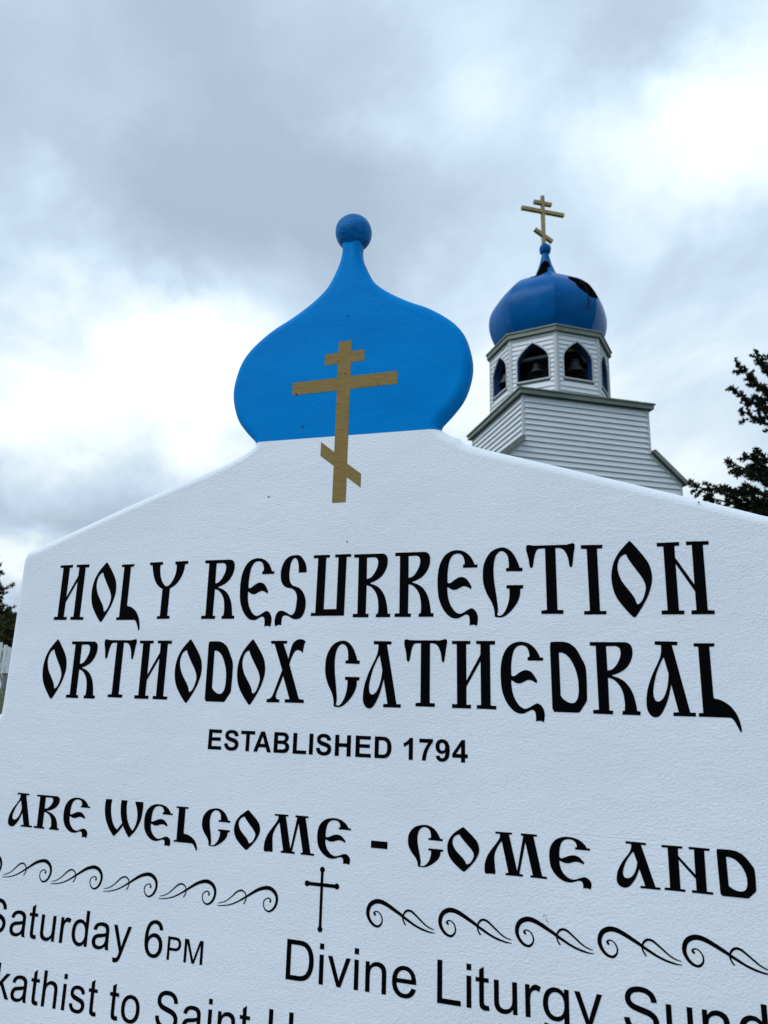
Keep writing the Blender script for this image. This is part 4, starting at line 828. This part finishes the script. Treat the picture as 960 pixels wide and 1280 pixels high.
# ================================================================ FENCE ON THE BANK
FW = mat('white_fence_paint', (.86, .88, .89), .45)
PG = mat('weathered_post_grey', (.20, .23, .22), .8)
f0 = at(-44, 820, 25.0); f1 = at(30, 820, 25.6)
fdir = (f1 - f0); fdir.z = 0; flen = fdir.length; fdir.normalize()
fence = empty('picket_fence', (f0.x, f0.y, ground_z(f0.x, f0.y)), math.atan2(fdir.y, fdir.x))
tag(fence, 'white picket fence standing high on the grass bank left of the sign', 'fence')
zb_ = at(6, 841.5, 25.2).z - fence.location.z; SPC = .138; nP = int(flen / SPC)
for i in range(nP):
    px_ = -44 + 74 * i / nP; h_ = at(6, min(812, 803 + .47 * max(px_, -8)), 25.2).z - fence.location.z - zb_
    bm = bmesh.new(); prism(bm, [Vector((a, 0, b)) for a, b in ((-.055, 0), (.055, 0), (.055, h_ - .03), (.04, h_), (-.04, h_), (-.055, h_ - .03))], Vector((0, .035, 0)))
    o = bm_obj('picket', bm, FW, fence); o.location = (i * SPC, (.02 if i % 2 else 0), zb_ + .006 * math.sin(i * 2.3)); o.rotation_euler = (0, R(.5 * math.sin(i * 1.7)), R(7))
for z in (zb_ + .16, zb_ + .66):
    bm = bmesh.new(); box(bm, -.1, nP * SPC, .06, .10, z, z + .09); bm_obj('rail', bm, FW, fence)
for i in range(1, nP, 4):
    bm = bmesh.new(); box(bm, i * SPC - .075, i * SPC + .075, -.02, .13, zb_ - .46, zb_ - .035); bm_obj('post_block', bm, PG, fence)
    bm = bmesh.new(); box(bm, i * SPC - .04, i * SPC + .03, .0, .09, -.3, zb_ - .46); bm_obj('fence_post', bm, PG, fence)

# ================================================================ TREES
NEEDLE = mat('dark_spruce_needles', (.018, .026, .012), .8, spec=.2)
cn = ramp(NEEDLE, nse(NEEDLE, coords(NEEDLE), 2.5, 3), [(.3, (.006, .009, .005)), (.7, (.016, .022, .009))]); NEEDLE.node_tree.links.new(cn, bsdf(NEEDLE).inputs['Base Color'])
NEEDLE2 = mat('olive_conifer_needles', (.05, .052, .015), .8, spec=.2)
cn = ramp(NEEDLE2, nse(NEEDLE2, coords(NEEDLE2), 1.5, 3), [(.3, (.018, .024, .010)), (.7, (.07, .07, .02))]); NEEDLE2.node_tree.links.new(cn, bsdf(NEEDLE2).inputs['Base Color'])
BARK = mat('spruce_bark', (.035, .028, .022), .95)
class Crown:
    def __init__(s): s.v = []; s.f = []
    def tuft(s, p_, d, size, n=14, w=.26):
        rnd = random.random
        for _ in range(n):
            a = Vector((rnd() - .5, rnd() - .5, rnd() - .5)); a = (a.normalized() * .9 + d * .55).normalized()
            l = size * (.55 + .6 * rnd()); side = a.cross(Vector((rnd() - .5, rnd() - .5, rnd() - .5))).normalized() * size * w
            q = p_ + (Vector((rnd(), rnd(), rnd())) - Vector((.5, .5, .5))) * size * .5
            i = len(s.v); s.v += [q - side * .5, q + side * .5, q + a * l * .6 + side * .6, q + a * l, q + a * l * .6 - side * .6]
            s.f.append((i, i + 1, i + 2, i + 3, i + 4))
def limb(bm, cr_, p0, p1, r0, twig, tuft, dens=1.0, droop=.08, bare=.25, flat=.5, tn_=14):
    n = 9; pts = []; L_ = (p1 - p0).length
    w1 = Vector((random.uniform(-1, 1), random.uniform(-1, 1), random.uniform(-.6, .6))) * L_ * .05
    for i in range(n + 1):
        t = i / n; q = p0.lerp(p1, t) + Vector((0, 0, -droop * L_ * 4 * t * (1 - t))) + w1 * math.sin(t * 5.5); pts.append(q)
    tube(bm, pts, [r0 * (1 - .85 * i / n) + .004 for i in range(n + 1)], 5)
    d = (p1 - p0).normalized(); side = d.cross(Vector((0, 0, 1))).normalized()
    nt_ = max(5, int(L_ * 7 * dens))
    for j in range(nt_):
        t = bare + (1 - bare) * (j + random.random()) / nt_; k = min(n - 1, int(t * n)); q = pts[k].lerp(pts[k + 1], t * n - k)
        for s_ in (-1, 1):
            if random.random() < .12: continue
            tl = twig * (1 - .55 * t) * random.uniform(.5, 1.15)
            td = (d * random.uniform(.5, 1.1) + side * s_ * random.uniform(.3, 1) + Vector((0, 0, random.uniform(-flat, flat * .9)))).normalized()
            e = q + td * tl; mid = q.lerp(e, .5) + Vector((0, 0, -.03 * tl))
            tube(bm, [q, mid, e], [.012, .008, .004], 4)
            m_ = max(2, int(tl / (tuft * .8)))
            for i in range(m_ + 1):
                u = (i + .4 * random.random()) / m_
                if u < .15: continue
                cr_.tuft(q.lerp(e, min(1, u)), td, tuft * random.uniform(.7, 1.2), tn_)
    cr_.tuft(pts[-1], d, tuft * 1.1, tn_ + 6)
def finish_tree(root, trunkbm, limbbm, cr_, nm, lm):
    bm_obj('trunk', trunkbm, BARK, root, True); bm_obj('branches', limbbm, BARK, root)
    me = bpy.data.meshes.new('crown'); me.from_pydata([tuple(v) for v in cr_.v], [], cr_.f); me.update(); me.materials.append(lm)
    link(bpy.data.objects.new('crown', me), root)
# big spruce to the right, mostly outside the picture
random.seed(11)
TD = 17.0; tb = at(1052, 900, TD); tb.z = ground_z(tb.x, tb.y)
spr = empty('spruce_tree', tb); tag(spr, 'dark spruce reaching in from the right beside the church tower', 'tree')
tr_, li_, cr_ = bmesh.new(), bmesh.new(), Crown()
loc_ = lambda px, py, dist=TD: at(px, py, dist) - tb
TOPZ = loc_(1052, 385).z
tube(tr_, [Vector((.04 * math.sin(z), .04 * math.cos(z * .7), z)) for z in [TOPZ * i / 12 - .2 for i in range(13)]], [.30 * (1 - i / 12.6) + .01 for i in range(13)], 10)
T_ = lambda py: Vector((0, 0, loc_(1052, py).z))
# upper spray of branches, with sky between it and the lower mass
for tip, y0, dd in (((922, 455), 522, 0), ((949, 447), 505, -.4), ((916, 484), 530, .3), ((930, 512), 545, -.3), ((942, 470), 520, .8), ((952, 500), 540, .5), ((968, 446), 495, -.6), ((955, 455), 505, .2)):
    limb(li_, cr_, T_(y0), loc_(*tip, TD + dd), .05, .40, .078, .95, .05, .40, .75, 22)
# lower, heavier mass
for tip, y0, dd in (((873, 611), 604, .2), ((914, 576), 602, .4), ((930, 571), 602, -.2), ((908, 618), 627, .5), ((941, 592), 612, -.6), ((948, 566), 590, .1), ((900, 636), 647, -.3), ((930, 640), 650, .6), ((950, 622), 640, -.2), ((955, 650), 665, .3), ((890, 625), 640, .6), ((960, 600), 610, .3)):
    limb(li_, cr_, T_(y0), loc_(*tip, TD + dd), .06, .58, .088, .95, .05, .28, .75, 20)
# the rest of the tree, out of the picture: tiers of boughs all round
for i in range(46):
    t = i / 45; z = TOPZ * (.16 + .82 * t); a = i * 2.4; ln = 2.3 * (1 - t) ** .8 + .25
    if math.cos(a) < .25 or math.sin(a) > .2: ln *= .28 if t > .35 else .5
    limb(li_, cr_, Vector((0, 0, z)), Vector((math.cos(a) * ln, math.sin(a) * ln, z - .1 * ln)), .04, .5, .13, .55, .06, .3, .4, 8)
finish_tree(spr, tr_, li_, cr_, None, NEEDLE)
# conifer behind the fence
random.seed(5)
TD2 = 36.0; tb2 = at(-44, 857, TD2); tb2.z = ground_z(tb2.x, tb2.y)
con = empty('conifer_tree', tb2); tag(con, 'dark olive conifer behind the white picket fence', 'tree')
tr_, li_, cr_ = bmesh.new(), bmesh.new(), Crown()
loc2 = lambda px, py, dist=TD2: at(px, py, dist) - tb2
TZ = loc2(-44, 690).z
tube(tr_, [Vector((0, 0, TZ * i / 8 - .3)) for i in range(9)], [.22 * (1 - i / 8.4) + .01 for i in range(9)], 8)
for tip, y0 in (((0, 706), 726), ((2, 716), 738), ((18, 731), 760), ((9, 741), 765), ((0, 752), 770), ((17, 770), 790), ((20, 778), 795), ((14, 785), 800), ((6, 765), 780), ((22, 792), 805), ((10, 795), 810), ((3, 780), 795), ((18, 800), 815), ((0, 735), 750)):
    dense = tip[1] > 755
    limb(li_, cr_, Vector((0, 0, loc2(-44, y0).z)), loc2(*tip, TD2 + random.uniform(-1, .6)), .05, .75 if dense else .45, .20 if dense else .12, 1.1 if dense else .5, .02, .35, .6, 12 if dense else 7)
for i in range(40):
    t = i / 39; z = TZ * (.2 + .78 * t); a = i * 2.4; ln = 1.25 * (1 - t) ** .8 + .2
    limb(li_, cr_, Vector((0, 0, z)), Vector((math.cos(a) * ln, math.sin(a) * ln, z - .1 * ln)), .04, .6, .2, .5, .05, .25, .4, 7)
finish_tree(con, tr_, li_, cr_, None, NEEDLE2)
# hedge-like shrub, same side, seen as a dark mass just above the pickets
random.seed(9)
sb = at(6, 857, 31.0); sb.z = ground_z(sb.x, sb.y)
shr = empty('dark_shrub', sb); tag(shr, 'dense dark green shrub just above the pickets of the fence', 'shrub')
bmb = bmesh.new(); cr_ = Crown(); zt2 = (at(6, 780, 31.0) - sb).z
for i in range(26):
    a = random.uniform(0, 6.28); rr = random.uniform(.1, .75); e = Vector((math.cos(a) * rr, math.sin(a) * rr, zt2 * random.uniform(.55, 1.0)))
    tube(bmb, [Vector((0, 0, -.1)), e * .5 + Vector((0, 0, .1)), e], [.03, .02, .006], 5)
    for j in range(16): cr_.tuft(e + Vector((random.gauss(0, .22), random.gauss(0, .22), random.gauss(0, .3) - .1)), Vector((0, 0, 1)), .13, 9, .3)
bm_obj('stems', bmb, BARK, shr)
me = bpy.data.meshes.new('foliage'); me.from_pydata([tuple(v) for v in cr_.v], [], cr_.f); me.update(); me.materials.append(NEEDLE2); link(bpy.data.objects.new('foliage', me), shr)
